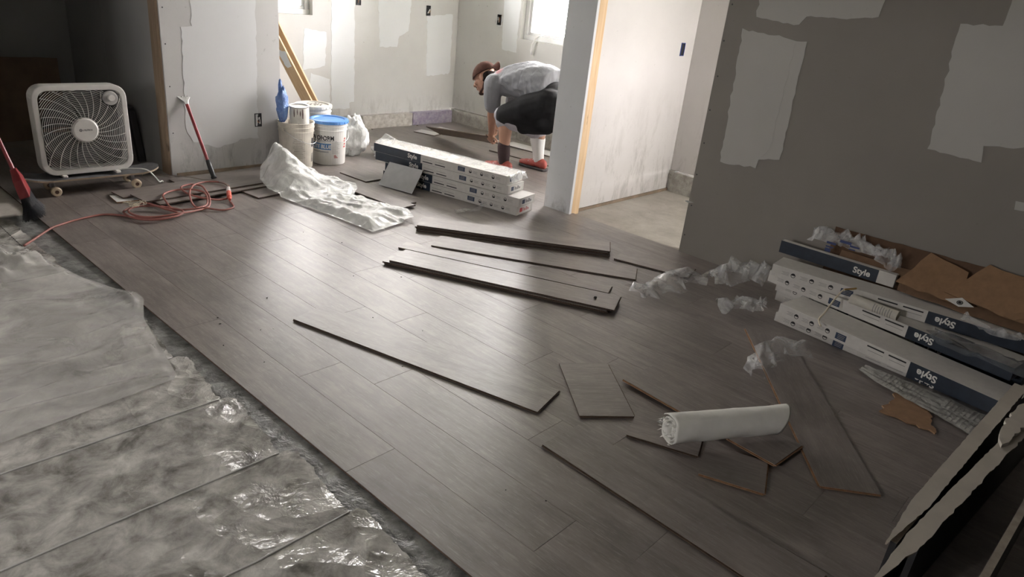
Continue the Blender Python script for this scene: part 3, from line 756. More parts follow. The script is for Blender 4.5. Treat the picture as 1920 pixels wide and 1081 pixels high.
# ------------------------------------------------------------------ box fan on a skateboard
simple('fan_white', (0.60, 0.585, 0.555), 0.42, var=0.06, vscale=14)
simple('fan_dark', (0.03, 0.03, 0.032), 0.6); simple('fan_blade', (0.05, 0.05, 0.05), 0.5)
simple('fan_dial', (0.40, 0.395, 0.38), 0.45)
def rrect(w, h, r, n=6):
    out = []
    for cx, cy, a in ((w / 2 - r, h / 2 - r, 0), (-w / 2 + r, h / 2 - r, PI / 2), (-w / 2 + r, -h / 2 + r, PI), (w / 2 - r, -h / 2 + r, 1.5 * PI)):
        out += [(cx + r * math.cos(a + PI / 2 * k / n), cy + r * math.sin(a + PI / 2 * k / n)) for k in range(n + 1)]
    return out
fan = thing('box_fan', 'white box fan with a spiral wire grille standing on the skateboard', 'fan', (1.555, 5.02, 0.1072), (-0.035, 0, -0.03))
FW, FH, FD, FR = 0.53, 0.545, 0.11, 0.075
def ring(poly_o, poly_i, y0, y1):
    n = len(poly_o); b = B(); vs = []
    for poly, y in ((poly_o, y0), (poly_o, y1), (poly_i, y1), (poly_i, y0)): vs += [(x, y, z) for x, z in poly]
    fs = []
    for k in range(4):
        a, c = k * n, ((k + 1) % 4) * n
        fs += [(a + i, a + (i + 1) % n, c + (i + 1) % n, c + i) for i in range(n)]
    b.add(vs, fs); return b
def up_(poly, dz): return [(x, z + dz) for x, z in poly]
zc = FH / 2 + 0.012
ring(up_(rrect(FW, FH, FR), zc), up_(rrect(FW - 0.065, FH - 0.065, FR - .02), zc), -FD / 2, FD / 2).build('housing', 'fan_white', fan, bevel=0.006)
# grille
gw, gh = (FW - 0.06) / 2, (FH - 0.06) / 2
def inside(x, z): 
    r = FR - .015; dx, dz = max(0, abs(x) - (gw - r)), max(0, abs(z) - (gh - r)); return math.hypot(dx, dz) <= r if (abs(x) > gw - r and abs(z) > gh - r) else (abs(x) <= gw and abs(z) <= gh)
b = B(); rr0 = 0.07
rad = rr0 + 0.0115
while rad < 0.345:
    seg = []; N = 96
    for k in range(N + 1):
        a = 2 * PI * k / N; x, z = rad * math.cos(a), rad * math.sin(a)
        ok = inside(x, z) and math.hypot(x - .168, z - .19) > .047
        if ok: seg.append((x, -FD / 2 - 0.002, z + zc))
        if (not ok or k == N) and len(seg) > 1: b.tube(seg, 0.0015, 4); seg = []
        elif not ok: seg = []
    rad += 0.0108
b.build('grille_ring', 'fan_white', fan)
bs = B()
for k in range(26):
    seg = []
    for j in range(24):
        rad = rr0 + 0.002 + j * 0.0125; a = 2 * PI * k / 26 + 2.1 * (j * 0.0125)
        x, z = rad * math.cos(a), rad * math.sin(a)
        if not inside(x, z) or math.hypot(x - .168, z - .19) < .045: break
        seg.append((x, -FD / 2 - 0.0045, z + zc))
    if len(seg) > 1: bs.tube(seg, 0.0019, 4)
bs.build('grille_spoke', 'fan_white', fan)
MY = Matrix(((1, 0, 0, 0), (0, 0, -1, 0), (0, 1, 0, 0), (0, 0, 0, 1)))   # local xy -> xz, z -> -y
hub = B().lathe([(0, .014), (.066, .014), (.075, .008), (.0765, 0), (.0765, -.006)], 32, Matrix.Translation((0, -FD / 2, zc)) @ MY).build('hub_badge', 'fan_white', fan, smooth=False)
simple('ink_fan', (0.06, 0.06, 0.065), 0.6)
text_mesh('lettering', 'UTILITECH', .0135, 'ink_fan', hub, Matrix.Translation((-.018, -FD / 2 - .0147, zc - .004)) @ MY, bold=.0004, xscale=.85)
b = B(); Mi = Matrix.Translation((-.029, -FD / 2 - .0143, zc + .001)) @ MY
b.lathe([(.0085, 0), (.0085, .0005), (.0045, .0005), (.0045, 0)], 16, Mi).lathe([(.0025, .0003), (0, .0003)], 8, Mi); b.build('logo_mark', 'ink_fan', hub)
dial = B().lathe([(0, .006), (.04, .006), (.0445, .002), (.0445, -.012)], 28, Matrix.Translation((.168, -FD / 2, zc + .19)) @ MY).build('dial_plate', 'fan_dial', fan)
B().lathe([(0, .024), (.018, .024), (.02, .02), (.021, .004)], 24, Matrix.Translation((.170, -FD / 2, zc + .192)) @ MY).build('knob', 'fan_white', dial)
for k in range(5):
    b = B(); a0 = 2 * PI * k / 5
    b.grid(lambda u, v, a0=a0: ((.05 + .17 * u) * math.cos(a0 + (.95 + .25 * u) * (v - .5)), .018 * (v - .5) * 2 * (1.2 - .4 * u), (.05 + .17 * u) * math.sin(a0 + (.95 + .25 * u) * (v - .5)) + zc), 6, 8)
    b.build('blade', 'fan_blade', fan, smooth=True)
B().lathe([(0, .03), (.05, .03), (.055, -.03), (0, -.03)], 20, Matrix.Translation((0, 0.005, zc)) @ MY).build('motor', 'fan_dark', fan)
# back grille: coarse bars
b = B()
for rad in [0.08 + .026 * k for k in range(10)]:
    seg = []
    for k in range(49):
        a = 2 * PI * k / 48; x, z = rad * math.cos(a), rad * math.sin(a)
        if inside(x, z): seg.append((x, FD / 2 - .004, z + zc))
        elif len(seg) > 1: b.tube(seg, .0017, 4); seg = []
        else: seg = []
    if len(seg) > 1: b.tube(seg, .0017, 4)
b.build('rear_grille', 'fan_dark', fan)
for sx in (-.155, .155):
    B().box((sx - .014, -FD / 2 - .03, 0), (sx + .014, FD / 2 + .03, .016)).build('foot', 'fan_white', fan, bevel=.005)
# carry strip of dusty flat side
# skateboard
simple('deck_grip', (0.10, 0.10, 0.102), 0.9, var=0.25, vscale=30); simple('deck_wood', (0.33, 0.26, 0.19), 0.6, var=0.2); simple('wheel_cream', (0.55, 0.45, 0.32), 0.5, var=0.12); simple('metal_grey', (0.35, 0.35, 0.36), 0.35, 0.9); simple('bearing', (0.10, 0.045, 0.03), 0.5)
sk = thing('skateboard', 'worn skateboard carrying the white fan', 'skateboard', (1.575, 5.02, 0.0), (0, 0, -0.05))
def deck(u, v, dz):
    X = -.41 + .82 * u; e = abs(X) / .41; w = .1 * math.sqrt(max(0, 1 - max(0, (abs(X) - .31) / .1001) ** 2)); Y = (v - .5) * 2 * w
    z = .09 + .0022 * (2 * v - 1) ** 2 + (.09 * max(0, (abs(X) - .27)) ** 1.25 * 3.2 if True else 0)
    return (X, Y, z + dz)
b = B(); NU, NV = 60, 8
top = [deck(i / NU, j / NV, .011) for i in range(NU + 1) for j in range(NV + 1)]; bot = [deck(i / NU, j / NV, 0) for i in range(NU + 1) for j in range(NV + 1)]
W_ = NV + 1
b.mat(0).add(top, [(i * W_ + j, (i + 1) * W_ + j, (i + 1) * W_ + j + 1, i * W_ + j + 1) for i in range(NU) for j in range(NV)])
b.mat(1).add(bot, [(i * W_ + j, i * W_ + j + 1, (i + 1) * W_ + j + 1, (i + 1) * W_ + j) for i in range(NU) for j in range(NV)])
for j in (0, NV):
    vs = [top[i * W_ + j] for i in range(NU + 1)] + [bot[i * W_ + j] for i in range(NU + 1)]
    b.mat(1).add(vs, [(i, i + 1, NU + 2 + i, NU + 1 + i) for i in range(NU)])
b.build('deck', ['deck_grip', 'deck_wood'], sk, smooth=False)
for sx in (-.235, .235):
    tr = B().box((sx - .035, -.028, .08), (sx + .035, .028, .09)).box((sx - .012, -.02, .04), (sx + .012, .02, .08)).build('truck', 'metal_grey', sk, bevel=.003)
    B().tube([(sx, -.1, .03), (sx, .1, .03)], .006, 10).build('axle', 'metal_grey', tr)
    for sy in (-.085, .085):
        Mw = Matrix.Translation((sx, sy, .03)) @ Matrix.Rotation(PI / 2, 4, 'X')
        w = B().lathe([(.012, .017), (.024, .017), (.0295, .011), (.0295, -.011), (.024, -.017), (.012, -.017)], 24, Mw).build('wheel', 'wheel_cream', sk, smooth=False)
        B().lathe([(0, .016), (.0125, .0165), (.0125, -.0165), (0, -.016)], 16, Mw).build('bearing', 'bearing', w)
simple('cord_white', (0.62, 0.61, 0.58), 0.5)
def spline(pts, n=10):
    P_ = [Vector(p) for p in pts]; out = []
    for i in range(len(P_) - 1):
        p0, p1, p2, p3 = P_[max(0, i - 1)], P_[i], P_[i + 1], P_[min(len(P_) - 1, i + 2)]
        for k in range(n):
            t = k / n; out.append(0.5 * ((2 * p1) + (-p0 + p2) * t + (2 * p0 - 5 * p1 + 4 * p2 - p3) * t * t + (-p0 + 3 * p1 - 3 * p2 + p3) * t ** 3))
    out.append(P_[-1]); return out
tag(B().tube(spline([(1.735, 4.955, .128), (1.80, 4.925, .132), (1.87, 4.895, .122), (1.915, 4.885, .07), (1.94, 4.89, .035), (1.97, 4.92, .029), (2.0, 4.98, .006), (1.99, 5.05, .005)]), .0042, 8).build('fan_lead', 'cord_white', smooth=True), 'white lead hanging from the fan over the skateboard tail', 'cord')
simple('cord_grey', (0.30, 0.27, 0.235), 0.6)
tag(B().tube(spline([(1.95, 5.2, .005), (2.03, 5.16, .004), (2.10, 5.09, .008), (2.135, 5.01, .02), (2.17, 4.89, .036), (2.2, 4.80, .04), (2.25, 4.74, .042), (2.27, 4.62, .047), (2.252, 4.545, .047)]), .0035, 8).build('appliance_cord', 'cord_grey', smooth=True), 'thin grey cord running from the dark room to the orange connector', 'cord')

# orange extension cord
simple('cord_orange', (0.30, 0.115, 0.095), 0.55, var=0.2, vscale=20); simple('plug_red', (0.62, 0.12, 0.08), 0.4); simple('plug_clear', (0.72, 0.68, 0.66), 0.2)
ec = thing('extension_cord', 'faded orange extension cord coiled on the floor and running towards the underlay', 'cord', (1.8, 4.3, 0))
def L_(pts):
    out = []
    for x, y, z in pts:
        if x > 1.70 and y > 4.38 + .1 * (x - 1.76): z = max(z, .033)
        if x > 1.63 and y > 4.43 + .088 * (x - 1.7): z = max(z, .041)
        out.append((x - 1.8, y - 4.3, z))
    return out
path = [(0.93, 4.12, .012), (0.99, 4.20, .006), (1.06, 4.28, .006), (1.125, 4.345, .008), (1.21, 4.40, .006), (1.30, 4.435, .006), (1.42, 4.455, .006), (1.5, 4.40, .006), (1.56, 4.31, .0065), (1.63, 4.245, .008), (1.72, 4.21, .012), (1.78, 4.25, .018), (1.745, 4.36, .02), (1.67, 4.455, .02), (1.59, 4.47, .018), (1.53, 4.42, .016), (1.53, 4.31, .015), (1.58, 4.22, .016), (1.66, 4.18, .02), (1.76, 4.19, .024), (1.81, 4.25, .026), (1.785, 4.35, .02), (1.70, 4.43, .026), (1.60, 4.445, .028), (1.545, 4.385, .026), (1.565, 4.28, .022), (1.64, 4.215, .026), (1.76, 4.205, .03), (1.90, 4.255, .014), (2.00, 4.31, .01), (2.06, 4.42, .01), (2.10, 4.56, .035), (2.12, 4.66, .04), (2.08, 4.72, .04), (2.0, 4.69, .038), (1.97, 4.58, .034), (1.98, 4.47, .02), (2.03, 4.41, .016), (2.10, 4.39, .018), (2.17, 4.405, .012)]
path2 = [(2.17, 4.405, .012), (2.22, 4.46, .012), (2.27, 4.58, .03), (2.27, 4.68, .036), (2.19, 4.735, .036), (2.09, 4.69, .045), (2.02, 4.6, .042), (1.96, 4.48, .022), (1.93, 4.36, .01), (1.96, 4.28, .016), (2.04, 4.21, .008), (2.12, 4.23, .007), (2.15, 4.29, .007), (2.16, 4.345, .01)]
path3 = [(2.05, 4.43, .02), (2.0, 4.33, .02), (1.93, 4.28, .022), (1.85, 4.29, .018), (1.80, 4.37, .008), (1.80, 4.48, .028), (1.84, 4.585, .038), (1.93, 4.635, .04), (2.02, 4.60, .045), (2.07, 4.52, .034), (2.05, 4.43, .02)]
B().tube(spline(L_(path), 6), .0062, 8).build('cable', 'cord_orange', ec, smooth=True)
B().tube(spline(L_(path2), 6), .0062, 8).build('cable', 'cord_orange', ec, smooth=True)
B().tube(spline(L_(path3), 6), .0062, 8).build('cable', 'cord_orange', ec, smooth=True)
pa, pb = Vector((2.165, 4.355, .02)) - Vector((1.8, 4.3, 0)), Vector((2.245, 4.53, .045)) - Vector((1.8, 4.3, 0))
pl = B().tube([pa, pa.lerp(pb, .15), pa.lerp(pb, .2), pa.lerp(pb, .62)], [.009, .011, .016, .0155], 10).build('connector', 'plug_red', ec)
B().tube([pa.lerp(pb, .62), pa.lerp(pb, .66), pa.lerp(pb, .95)], [.0155, .0165, .014], 10).build('connector_cap', 'plug_clear', pl)
simple('string_cream', (0.62, 0.56, 0.44), 0.8)
b = B(); rr = random.Random(5)
for k in range(9):
    c = Vector((1.60 + rr.uniform(-.04, .06), 4.41 + rr.uniform(-.03, .04), .045))
    b.tube(spline([c + Vector((rr.uniform(-.04, .04), rr.uniform(-.04, .04), rr.uniform(0, .02))) for _ in range(5)], 5), .0014, 5)
tag(b.build('string_tangle', 'string_cream', smooth=True), 'small tangle of cream string lying on the orange cord coil', 'string')

# ------------------------------------------------------------------ push broom and floor scraper
simple('tool_red', (0.23, 0.018, 0.022), 0.4, var=0.2, vscale=12); simple('bristle', (0.028, 0.03, 0.036), 0.6, var=0.3, vscale=60, rnd=False)
br = thing('push_broom', 'red broom with dark bristles standing at the edge of the laid floor', 'broom', (1.09, 4.66, 0))
top_, blk = Vector((0.93, 5.03, 1.05)) - Vector((1.09, 4.66, 0)), Vector((1.078, 4.7, .235)) - Vector((1.09, 4.66, 0))
d = (blk - top_).normalized()
B().tube([top_, blk], .0105, 12).build('handle', 'tool_red', br)
ax = Vector((.28, .96, 0)).normalized(); fw = d.cross(ax).normalized(); q = Matrix((ax, fw, d)).transposed().to_4x4()
q.translation = blk
b = B(); Lb = .075
sec = [(-.018, .016, -.03), (-.03, .02, .0), (-.06, .024, .03), (-.075, .026, .1), (-.08, .027, .125)]
vs = []
for w, t, z in sec: vs += [q @ Vector(p) for p in ((w, -t, z), (-w, -t, z), (-w, t, z), (w, t, z))]
fs = [(3, 2, 1, 0)]
for k in range(len(sec) - 1): fs += [(4 * k + i, 4 * k + (i + 1) % 4, 4 * k + 4 + (i + 1) % 4, 4 * k + 4 + i) for i in range(4)]
n = 4 * (len(sec) - 1); fs.append((n, n + 1, n + 2, n + 3)); b.add(vs, fs).build('block', 'tool_red', br, bevel=.005)
b = B(); rr = random.Random(9)
for k in range(900):
    u, v = rr.uniform(-1, 1), rr.uniform(-1, 1)
    p0 = q @ Vector((u * .075, v * .024, .115))
    p1 = p0 + d * .06 + Vector((rr.uniform(-.01, .01), rr.uniform(-.01, .01), 0)); tip = p0 + d * .13 + ax * (u * .03 + rr.uniform(-.012, .012)) + fw * (v * .03 + rr.uniform(-.012, .012))
    tip.z = max(.002, min(tip.z, .03) if rr.random() < .8 else tip.z)
    b.tube([p0, p1, tip], [.0012, .0012, .0007], 3, cap=False)
bo = b.build('bristles', 'bristle', br); bo['kind'] = 'stuff'
simple('rubber_black', (0.02, 0.02, 0.022), 0.5); simple('steel', (0.55, 0.55, 0.56), 0.35, 1.0, var=0.2)
sc = thing('floor_scraper', 'red handled floor scraper with black grip leaning upside down on the left wall', 'scraper', (2.305, 4.87, 0))
foot, head = Vector((0.0, -.02, .023)), Vector((-.045, .228, .50)); d = (head - foot).normalized()
B().tube([foot + d * .11, foot + d * .125, head], [.0125, .0115, .0115], 12).build('shaft', 'tool_red', sc)
B().tube([foot, foot + d * .012, foot + d * .02, foot + d * .06, foot + d * .1, foot + d * .135], [.018, .02, .0155, .0175, .016, .014], 14).build('grip', 'rubber_black', sc, smooth=True)
axx = Vector((1, 0.1, 0.12)).normalized(); yy = d.cross(axx).normalized(); axx = yy.cross(d).normalized(); Mh = Matrix((axx, yy, d)).transposed().to_4x4(); Mh.translation = head
hd = B(); hd.prism([(-.012, 0), (.012, 0), (.016, .02), (.05, .055), (.05, .075), (-.05, .075), (-.05, .055), (-.016, .02)], -.004, .004, Mh @ Matrix(((1, 0, 0, 0), (0, 0, 1, 0), (0, 1, 0, 0), (0, 0, 0, 1))))
hd = hd.build('blade_holder', 'steel', sc, bevel=.0015)
B().prism([(-.052, .068), (.052, .068), (.052, .084), (-.052, .084)], -.001, .001, Mh @ Matrix(((1, 0, 0, 0), (0, 0, 1, 0), (0, 1, 0, 0), (0, 0, 0, 1)))).build('blade', 'steel', hd)
b = B()
for sx in (-.02, .02): b.ball(Mh @ Vector((sx, -.005, .055)), .005, 8)
b.build('bolt', 'metal_grey', hd)

# dark room: cardboard sheet leaning, plastic chair outline
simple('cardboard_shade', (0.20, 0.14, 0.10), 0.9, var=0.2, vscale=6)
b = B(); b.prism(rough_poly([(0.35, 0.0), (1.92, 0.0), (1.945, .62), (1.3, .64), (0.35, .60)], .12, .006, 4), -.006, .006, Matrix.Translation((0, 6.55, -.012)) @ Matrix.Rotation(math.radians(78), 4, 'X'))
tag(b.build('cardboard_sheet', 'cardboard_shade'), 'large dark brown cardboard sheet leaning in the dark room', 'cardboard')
simple('plastic_dark', (0.05, 0.05, 0.052), 0.5)
ch = thing('plastic_stool', 'dark plastic stool standing in the dark room beside the wall end', 'stool', (1.97, 5.72, -.013))
B().prism(rrect(.26, .26, .05), .38, .41).build('seat', 'plastic_dark', ch, bevel=.006)
for sx in (-1, 1):
    for sy in (-1, 1):
        B().prism(rrect(.05, .05, .01, 2), 0, .39, Matrix(((1, 0, -.08 * sx, .135 * sx), (0, 1, -.08 * sy, .135 * sy), (0, 0, 1, 0), (0, 0, 0, 1)))).build('leg', 'plastic_dark', ch)

# ------------------------------------------------------------------ buckets
simple('pail_white', (0.70, 0.69, 0.66), 0.45, var=0.05, vscale=10); simple('pail_cream', (0.52, 0.485, 0.42), 0.55, var=0.18, vscale=9); simple('lid_blue', (0.10, 0.27, 0.62), 0.4, var=0.12); simple('lid_white', (0.70, 0.68, 0.63), 0.5, var=0.15, vscale=12)
simple('print_blue', (0.07, 0.20, 0.42), 0.5); simple('print_red', (0.55, 0.13, 0.12), 0.5); simple('dried_mud', (0.30, 0.28, 0.25), 0.8, var=0.4, vscale=30); simple('wire_handle', (0.55, 0.55, 0.55), 0.35, 0.8)
def pail(label, loc, h, r, mt, lid=None, yaw=0.0, bail_side=1, name='plaster_bucket'):
    p = thing(name, label, 'bucket', loc, (0, 0, yaw))
    rb = r * .9
    prof = [(0, .003), (rb - .01, 0.003), (rb - .004, 0), (rb, .006), (r * .985, h * .80), (r + .004, h * .80), (r + .004, h * .815), (r, h * .82), (r, h * .885), (r + .006, h * .89), (r + .006, h * .905), (r + .001, h * .91), (r + .002, h * .975), (r + .007, h * .98), (r + .007, h), (r - .003, h), (r - .005, h * .97), (r * .985 - .006, h * .8), (rb - .006, .012), (0, .01)]
    B().lathe(prof, 40).build('pail', mt, p, smooth=False)
    if lid:
        l = B().lathe([(0, h + .004), (r - .022, h + .004), (r - .016, h + .012), (r - .004, h + .014), (r + .012, h + .010), (r + .014, h - .012), (r + .011, h - .014), (r + .009, h + .001), (0, h + .001)], 40).build('lid', lid, p, smooth=False)
        b = B()
        for k in range(20):
            a = 2 * PI * k / 20; b.box((-.004, -.003, -.007), (.004, .003, .007), Matrix.Translation(((r + .0135) * math.cos(a), (r + .0135) * math.sin(a), h - .003)) @ Matrix.Rotation(a + PI / 2, 4, 'Z'))
        b.build('lid_tab', lid, l)
    # wire bail, fallen to one side
    pts = [(r * math.cos(a) * 1.045, bail_side * (r + .02) * math.sin(a) * 1.06, h * .86 - .10 * math.sin(a)) for a in [PI * k / 20 for k in range(21)]]
    hn = B().tube(pts, .0022, 6).build('wire_handle', 'wire_handle', p, smooth=True)
    for sx in (-1, 1): B().tube([(sx * (r - .001), 0, h * .86), (sx * (r + .013), 0, h * .86)], .011, 12).build('handle_boss', mt, p)
    return p
def wrap_decal(parent, name, mt, r, a0, a1, z0, z1, e=.0012, taper=0.0):
    b = B(); b.grid(lambda u, v: ((r + taper * (z0 + (z1 - z0) * v) + e) * math.cos(a0 + (a1 - a0) * u), (r + taper * (z0 + (z1 - z0) * v) + e) * math.sin(a0 + (a1 - a0) * u), z0 + (z1 - z0) * v), 14, 2)
    return b.build(name, mt, parent, smooth=True)
def wrap_text(parent, name, txt, size, mt, r, a_mid, z, taper, bold=.001, xs=1.0, shear=0.0, e=.002, drop=0.0):
    o = text_mesh(name, txt, size, mt, parent, Matrix.Identity(4), bold=bold, xscale=xs, shear=shear, align='CENTER')
    bm = bmesh.new(); bm.from_mesh(o.data)
    bmesh.ops.subdivide_edges(bm, edges=[e_ for e_ in bm.edges if e_.calc_length() > .02], cuts=2)
    for v in bm.verts:
        x, y = v.co.x, v.co.y + drop * v.co.x; rad = r + taper * (z + y) + e; a = a_mid + x / rad
        v.co = (rad * math.cos(a), rad * math.sin(a), z + y)
    bm.to_mesh(o.data); bm.free(); return o
HB, RB = 0.345, 0.142; tp = RB * .085 / (HB * .8); rB = RB * .9
F1 = math.atan2(-5.0, -3.36)     # towards the viewer
p1 = pail('white plaster bucket with a bright blue lid', (3.362, 5.005, 0.001), HB, RB, 'pail_white', 'lid_blue', 0.0, -1)
wrap_text(p1, 'lettering', 'PROFORM', .05, 'ink_black', rB, F1 - .38, .205, tp, .0016, .82)
wrap_decal(p1, 'lettering_rule', 'ink_blue', rB, F1 - 1.1, F1 + .12, .196, .199, .0014, tp)
bd = wrap_decal(p1, 'blue_band', 'print_blue', rB, F1 - 1.15, F1 + .12, .128, .178, .0012, tp)
wrap_text(p1, 'lettering', 'LITE BLUE', .042, 'pail_white', rB, F1 - .47, .138, tp, .0014, .9, .15, .0026)
for k in range(9): wrap_decal(p1, 'print_line', 'ink_grey', rB, F1 + .17, F1 + .66 - .1 * (k % 3), .10 + .012 * k, .102 + .012 * k, .0012, tp)
for k in range(2): wrap_decal(p1, 'print_line', 'ink_blue', rB, F1 - 1.1, F1 - .02, .112 - .007 * k, .1145 - .007 * k, .0012, tp)
wrap_decal(p1, 'print_line', 'ink_grey', rB, F1 - .9, F1 - .2, .186, .189, .0012, tp)
for k in range(3): wrap_decal(p1, 'red_print', 'print_red', rB, F1 + .3, F1 + .55 - .06 * k, .062 + .009 * k, .067 + .009 * k, .0012, tp)
for k in range(4): wrap_decal(p1, 'red_print', 'print_red', rB, F1 + .98 + .04 * (k % 2), F1 + 1.2, .14 + .022 * k, .154 + .022 * k, .0012, tp)
p2 = pail('stained cream plaster bucket holding a paint can and blue bag', (3.058, 5.0, 0.001), .355, .135, 'pail_cream', None, .3, -1)
F2 = math.atan2(-5.02, -3.1)
for k in range(12): wrap_decal(p2, 'faded_print', 'dried_mud', .1215, F2 - .5 + .05 * (k % 3), F2 + .25 - .07 * (k % 4), .09 + .013 * k, .0945 + .013 * k, .0014, .04)
wrap_decal(p2, 'side_label', 'dried_mud', .1215, F2 + .75, F2 + 1.05, .05, .12, .0014, .04); wrap_decal(p2, 'side_label', 'ink_black', .1215, F2 + .75, F2 + .95, .17, .24, .0014, .04)
p3 = pail('white lidded bucket behind the blue lidded one, lid smeared', (3.43, 5.335, 0.001), .40, .142, 'pail_white', 'lid_white', .8, 1)
b = B(); rr = random.Random(3)
for k in range(6):
    a = rr.uniform(-.6, .6); c = Vector((rr.uniform(-.05, .05), rr.uniform(-.07, .07), .4055)); b.prism(rough_poly([(c.x - .04, c.y - .006), (c.x + .04, c.y - .004), (c.x + .05, c.y + .006), (c.x - .03, c.y + .007)], .02, .003, k), .4055, .4068)
b.build('smear', 'dried_mud', p3)
pc = thing('paint_can', 'white paint can with dark drips standing in the cream bucket', 'can', (3.09, 5.0, .30), (.05, -.06, .2))
B().lathe([(0, 0), (.072, 0), (.074, .004), (.073, .008), (.073, .165), (.075, .168), (.075, .175), (.068, .176), (.066, .168), (0, .166)], 32).build('can_body', 'lid_white', pc)
B().lathe([(.0755, .17), (.0755, .177), (.064, .177), (.064, .17)], 32).build('rim', 'steel', pc)
simple('drip_dark', (0.10, 0.05, 0.055), 0.5)
b = B()
for k, (a, z0, z1, w) in enumerate([(F2 - .55, .1, .16, .12), (F2 - .2, .12, .165, .08), (F2 + .1, .11, .15, .1), (F2 + .35, .09, .165, .14), (F2 - .1, .01, .05, .35), (F2 + .3, .0, .03, .2)]):
    b.grid(lambda u, v: (.0742 * math.cos(a - .2 + w * (u - .5) * (1 - .5 * abs(2 * v - 1))), .0742 * math.sin(a - .2 + w * (u - .5) * (1 - .5 * abs(2 * v - 1))), z0 + (z1 - z0) * v), 6, 6)
b.build('paint_drip', 'drip_dark', pc)
film('blue_film', (0.05, 0.16, 0.55), 0.92, 0.3, 18.0, 0.7, (14.0, (0.25, 0.40, 0.72)))
def blob(c, rad, seed, amp=.25, n=28, M=None, flat=0.0):
    """crumpled closed bag"""
    b = B().ball((0, 0, 0), 1.0, n); out = []
    for p in b.v:
        v = Vector(p); k = 1 + amp * fbm(v.x * 1.9 + seed, v.y * 1.9, v.z * 1.9, 4) + amp * .5 * (abs(fbm(v.x * 4 + seed, v.y * 4, v.z * 4, 2)) - .2)
        w = Vector((v.x * rad[0] * k, v.y * rad[1] * k, v.z * rad[2] * k))
        if M: w = M @ w
        w += Vector(c); w.z = max(w.z, flat); out.append(tuple(w))
    b.v = out; return b
b = blob((2.968, 5.045, .475), (.046, .044, .12), 3.0, .3)
b.ball((2.965, 5.06, .60), (.016, .016, .07), 10)
tag(b.build('blue_bag', 'blue_film', smooth=True), 'crumpled blue plastic bag sticking up out of the cream bucket', 'bag')
# white bag draped behind the bucket
b = blob((3.70, 5.13, .15), (.125, .085, .175), 8.0, .35, 36, None, .002)
tag(b.build('plastic_bag', 'white_sheet', smooth=True), 'standing crumpled white plastic bag beside the blue lidded bucket', 'bag')
b = blob((3.95, 4.99, .045), (.11, .1, .085), 4.0, .5, 30, None, .002)
tag(b.build('plastic_bag', 'white_sheet', smooth=True), 'small white plastic bag slumped on the floor before the sealed cartons', 'bag')
# two pine boards leaning on the far wall
wd = [((3.76, 5.60, -0.0), (3.22, 6.0, 1.30), 'pine', 'pine board leaning behind the buckets, plaster smear on it'), ((3.83, 5.64, -0.0), (3.32, 6.01, 1.26), 'pine', 'second pine board leaning close behind the plaster smeared one')]
for a, c, mt, lab in wd:
    a, c = Vector(a), Vector(c); d = (c - a).normalized(); s1 = Vector((0.72, -0.69, 0)); s1 = (s1 - d * s1.dot(d)).normalized(); s2 = d.cross(s1)
    Mx = Matrix((s1, s2, d)).transposed().to_4x4(); Mx.translation = a
    o = B().box((-.042, -.018, .025), (.042, .018, (c - a).length)).build('pine_board', mt, bevel=.003); o.matrix_world = Mx
    tag(o, lab, 'board', 'pine boards leaning by the far wall')
    if 'behind the buckets' in lab: B().prism(rough_poly([(-.03, .74), (.02, .72), (.035, .86), (-.02, .9)], .02, .008, 2), 0, .002, Matrix(((1, 0, 0, 0), (0, 0, 1, -.0205), (0, 1, 0, 0), (0, 0, 0, 1)))).build('plaster_smear', 'mud_white', o)

# ------------------------------------------------------------------ the fitter, bent over his work
simple('skin', (0.34, 0.185, 0.125), 0.5, var=0.08, vscale=10); simple('hair_dark', (0.02, 0.015, 0.013), 0.9, spec=0.1, bmp=0.5, bscale=200); simple('stubble', (0.075, 0.042, 0.032), 0.85, spec=0.15, var=0.3, vscale=60, bmp=0.5, bscale=220); simple('cap_brown', (0.075, 0.038, 0.03), 0.95, var=0.2, vscale=20, spec=0.1, bmp=0.3, bscale=120)
simple('shorts_black', (0.010, 0.010, 0.011), 0.8, var=0.5, vscale=9, spec=0.15, bmp=1.0, bscale=9); simple('legging_grey', (0.27, 0.26, 0.285), 0.7, var=0.08); simple('sock_dark', (0.045, 0.025, 0.026), 0.85); simple('sock_white', (0.62, 0.62, 0.60), 0.85)
simple('shoe_red', (0.36, 0.07, 0.055), 0.5, var=0.12, vscale=15); simple('sole_dark', (0.05, 0.045, 0.045), 0.6); simple('eye_white', (0.7, 0.68, 0.66), 0.3); simple('lip', (0.33, 0.13, 0.11), 0.5)
m_, nt, b_p = _new('shirt_grey')
v_ = coords(nt, (1, 1, 1)); f_ = ramp(nt, noise(nt, v_, 7, 4), .3, .7)
c_ = mixc(nt, f_, (0.165, 0.17, 0.185), (0.21, 0.215, 0.23))
dn = node(nt, 'ShaderNodeVectorMath', operation='DISTANCE'); nt.links.new(v_, dn.inputs[0]); dn.inputs[1].default_value = (-.12, .27, .80)
c_ = mixc(nt, mathn(nt, 'MULTIPLY', ramp(nt, mathn(nt, 'ADD', dn.outputs['Value'], mathn(nt, 'MULTIPLY', noise(nt, v_, 45, 3), .05)), .06, .085, (1, 1, 1), (0, 0, 0)), .7), c_, (0.36, 0.12, 0.13))
nt.links.new(c_, b_p.inputs['Base Color']); b_p.inputs['Roughness'].default_value = .85
wv = noise(nt, coords(nt, (10, 14, 5), rot=(.6, .3, .2)), 1.6, 3, .5, .6); bump(nt, b_p, wv, .55, .02)

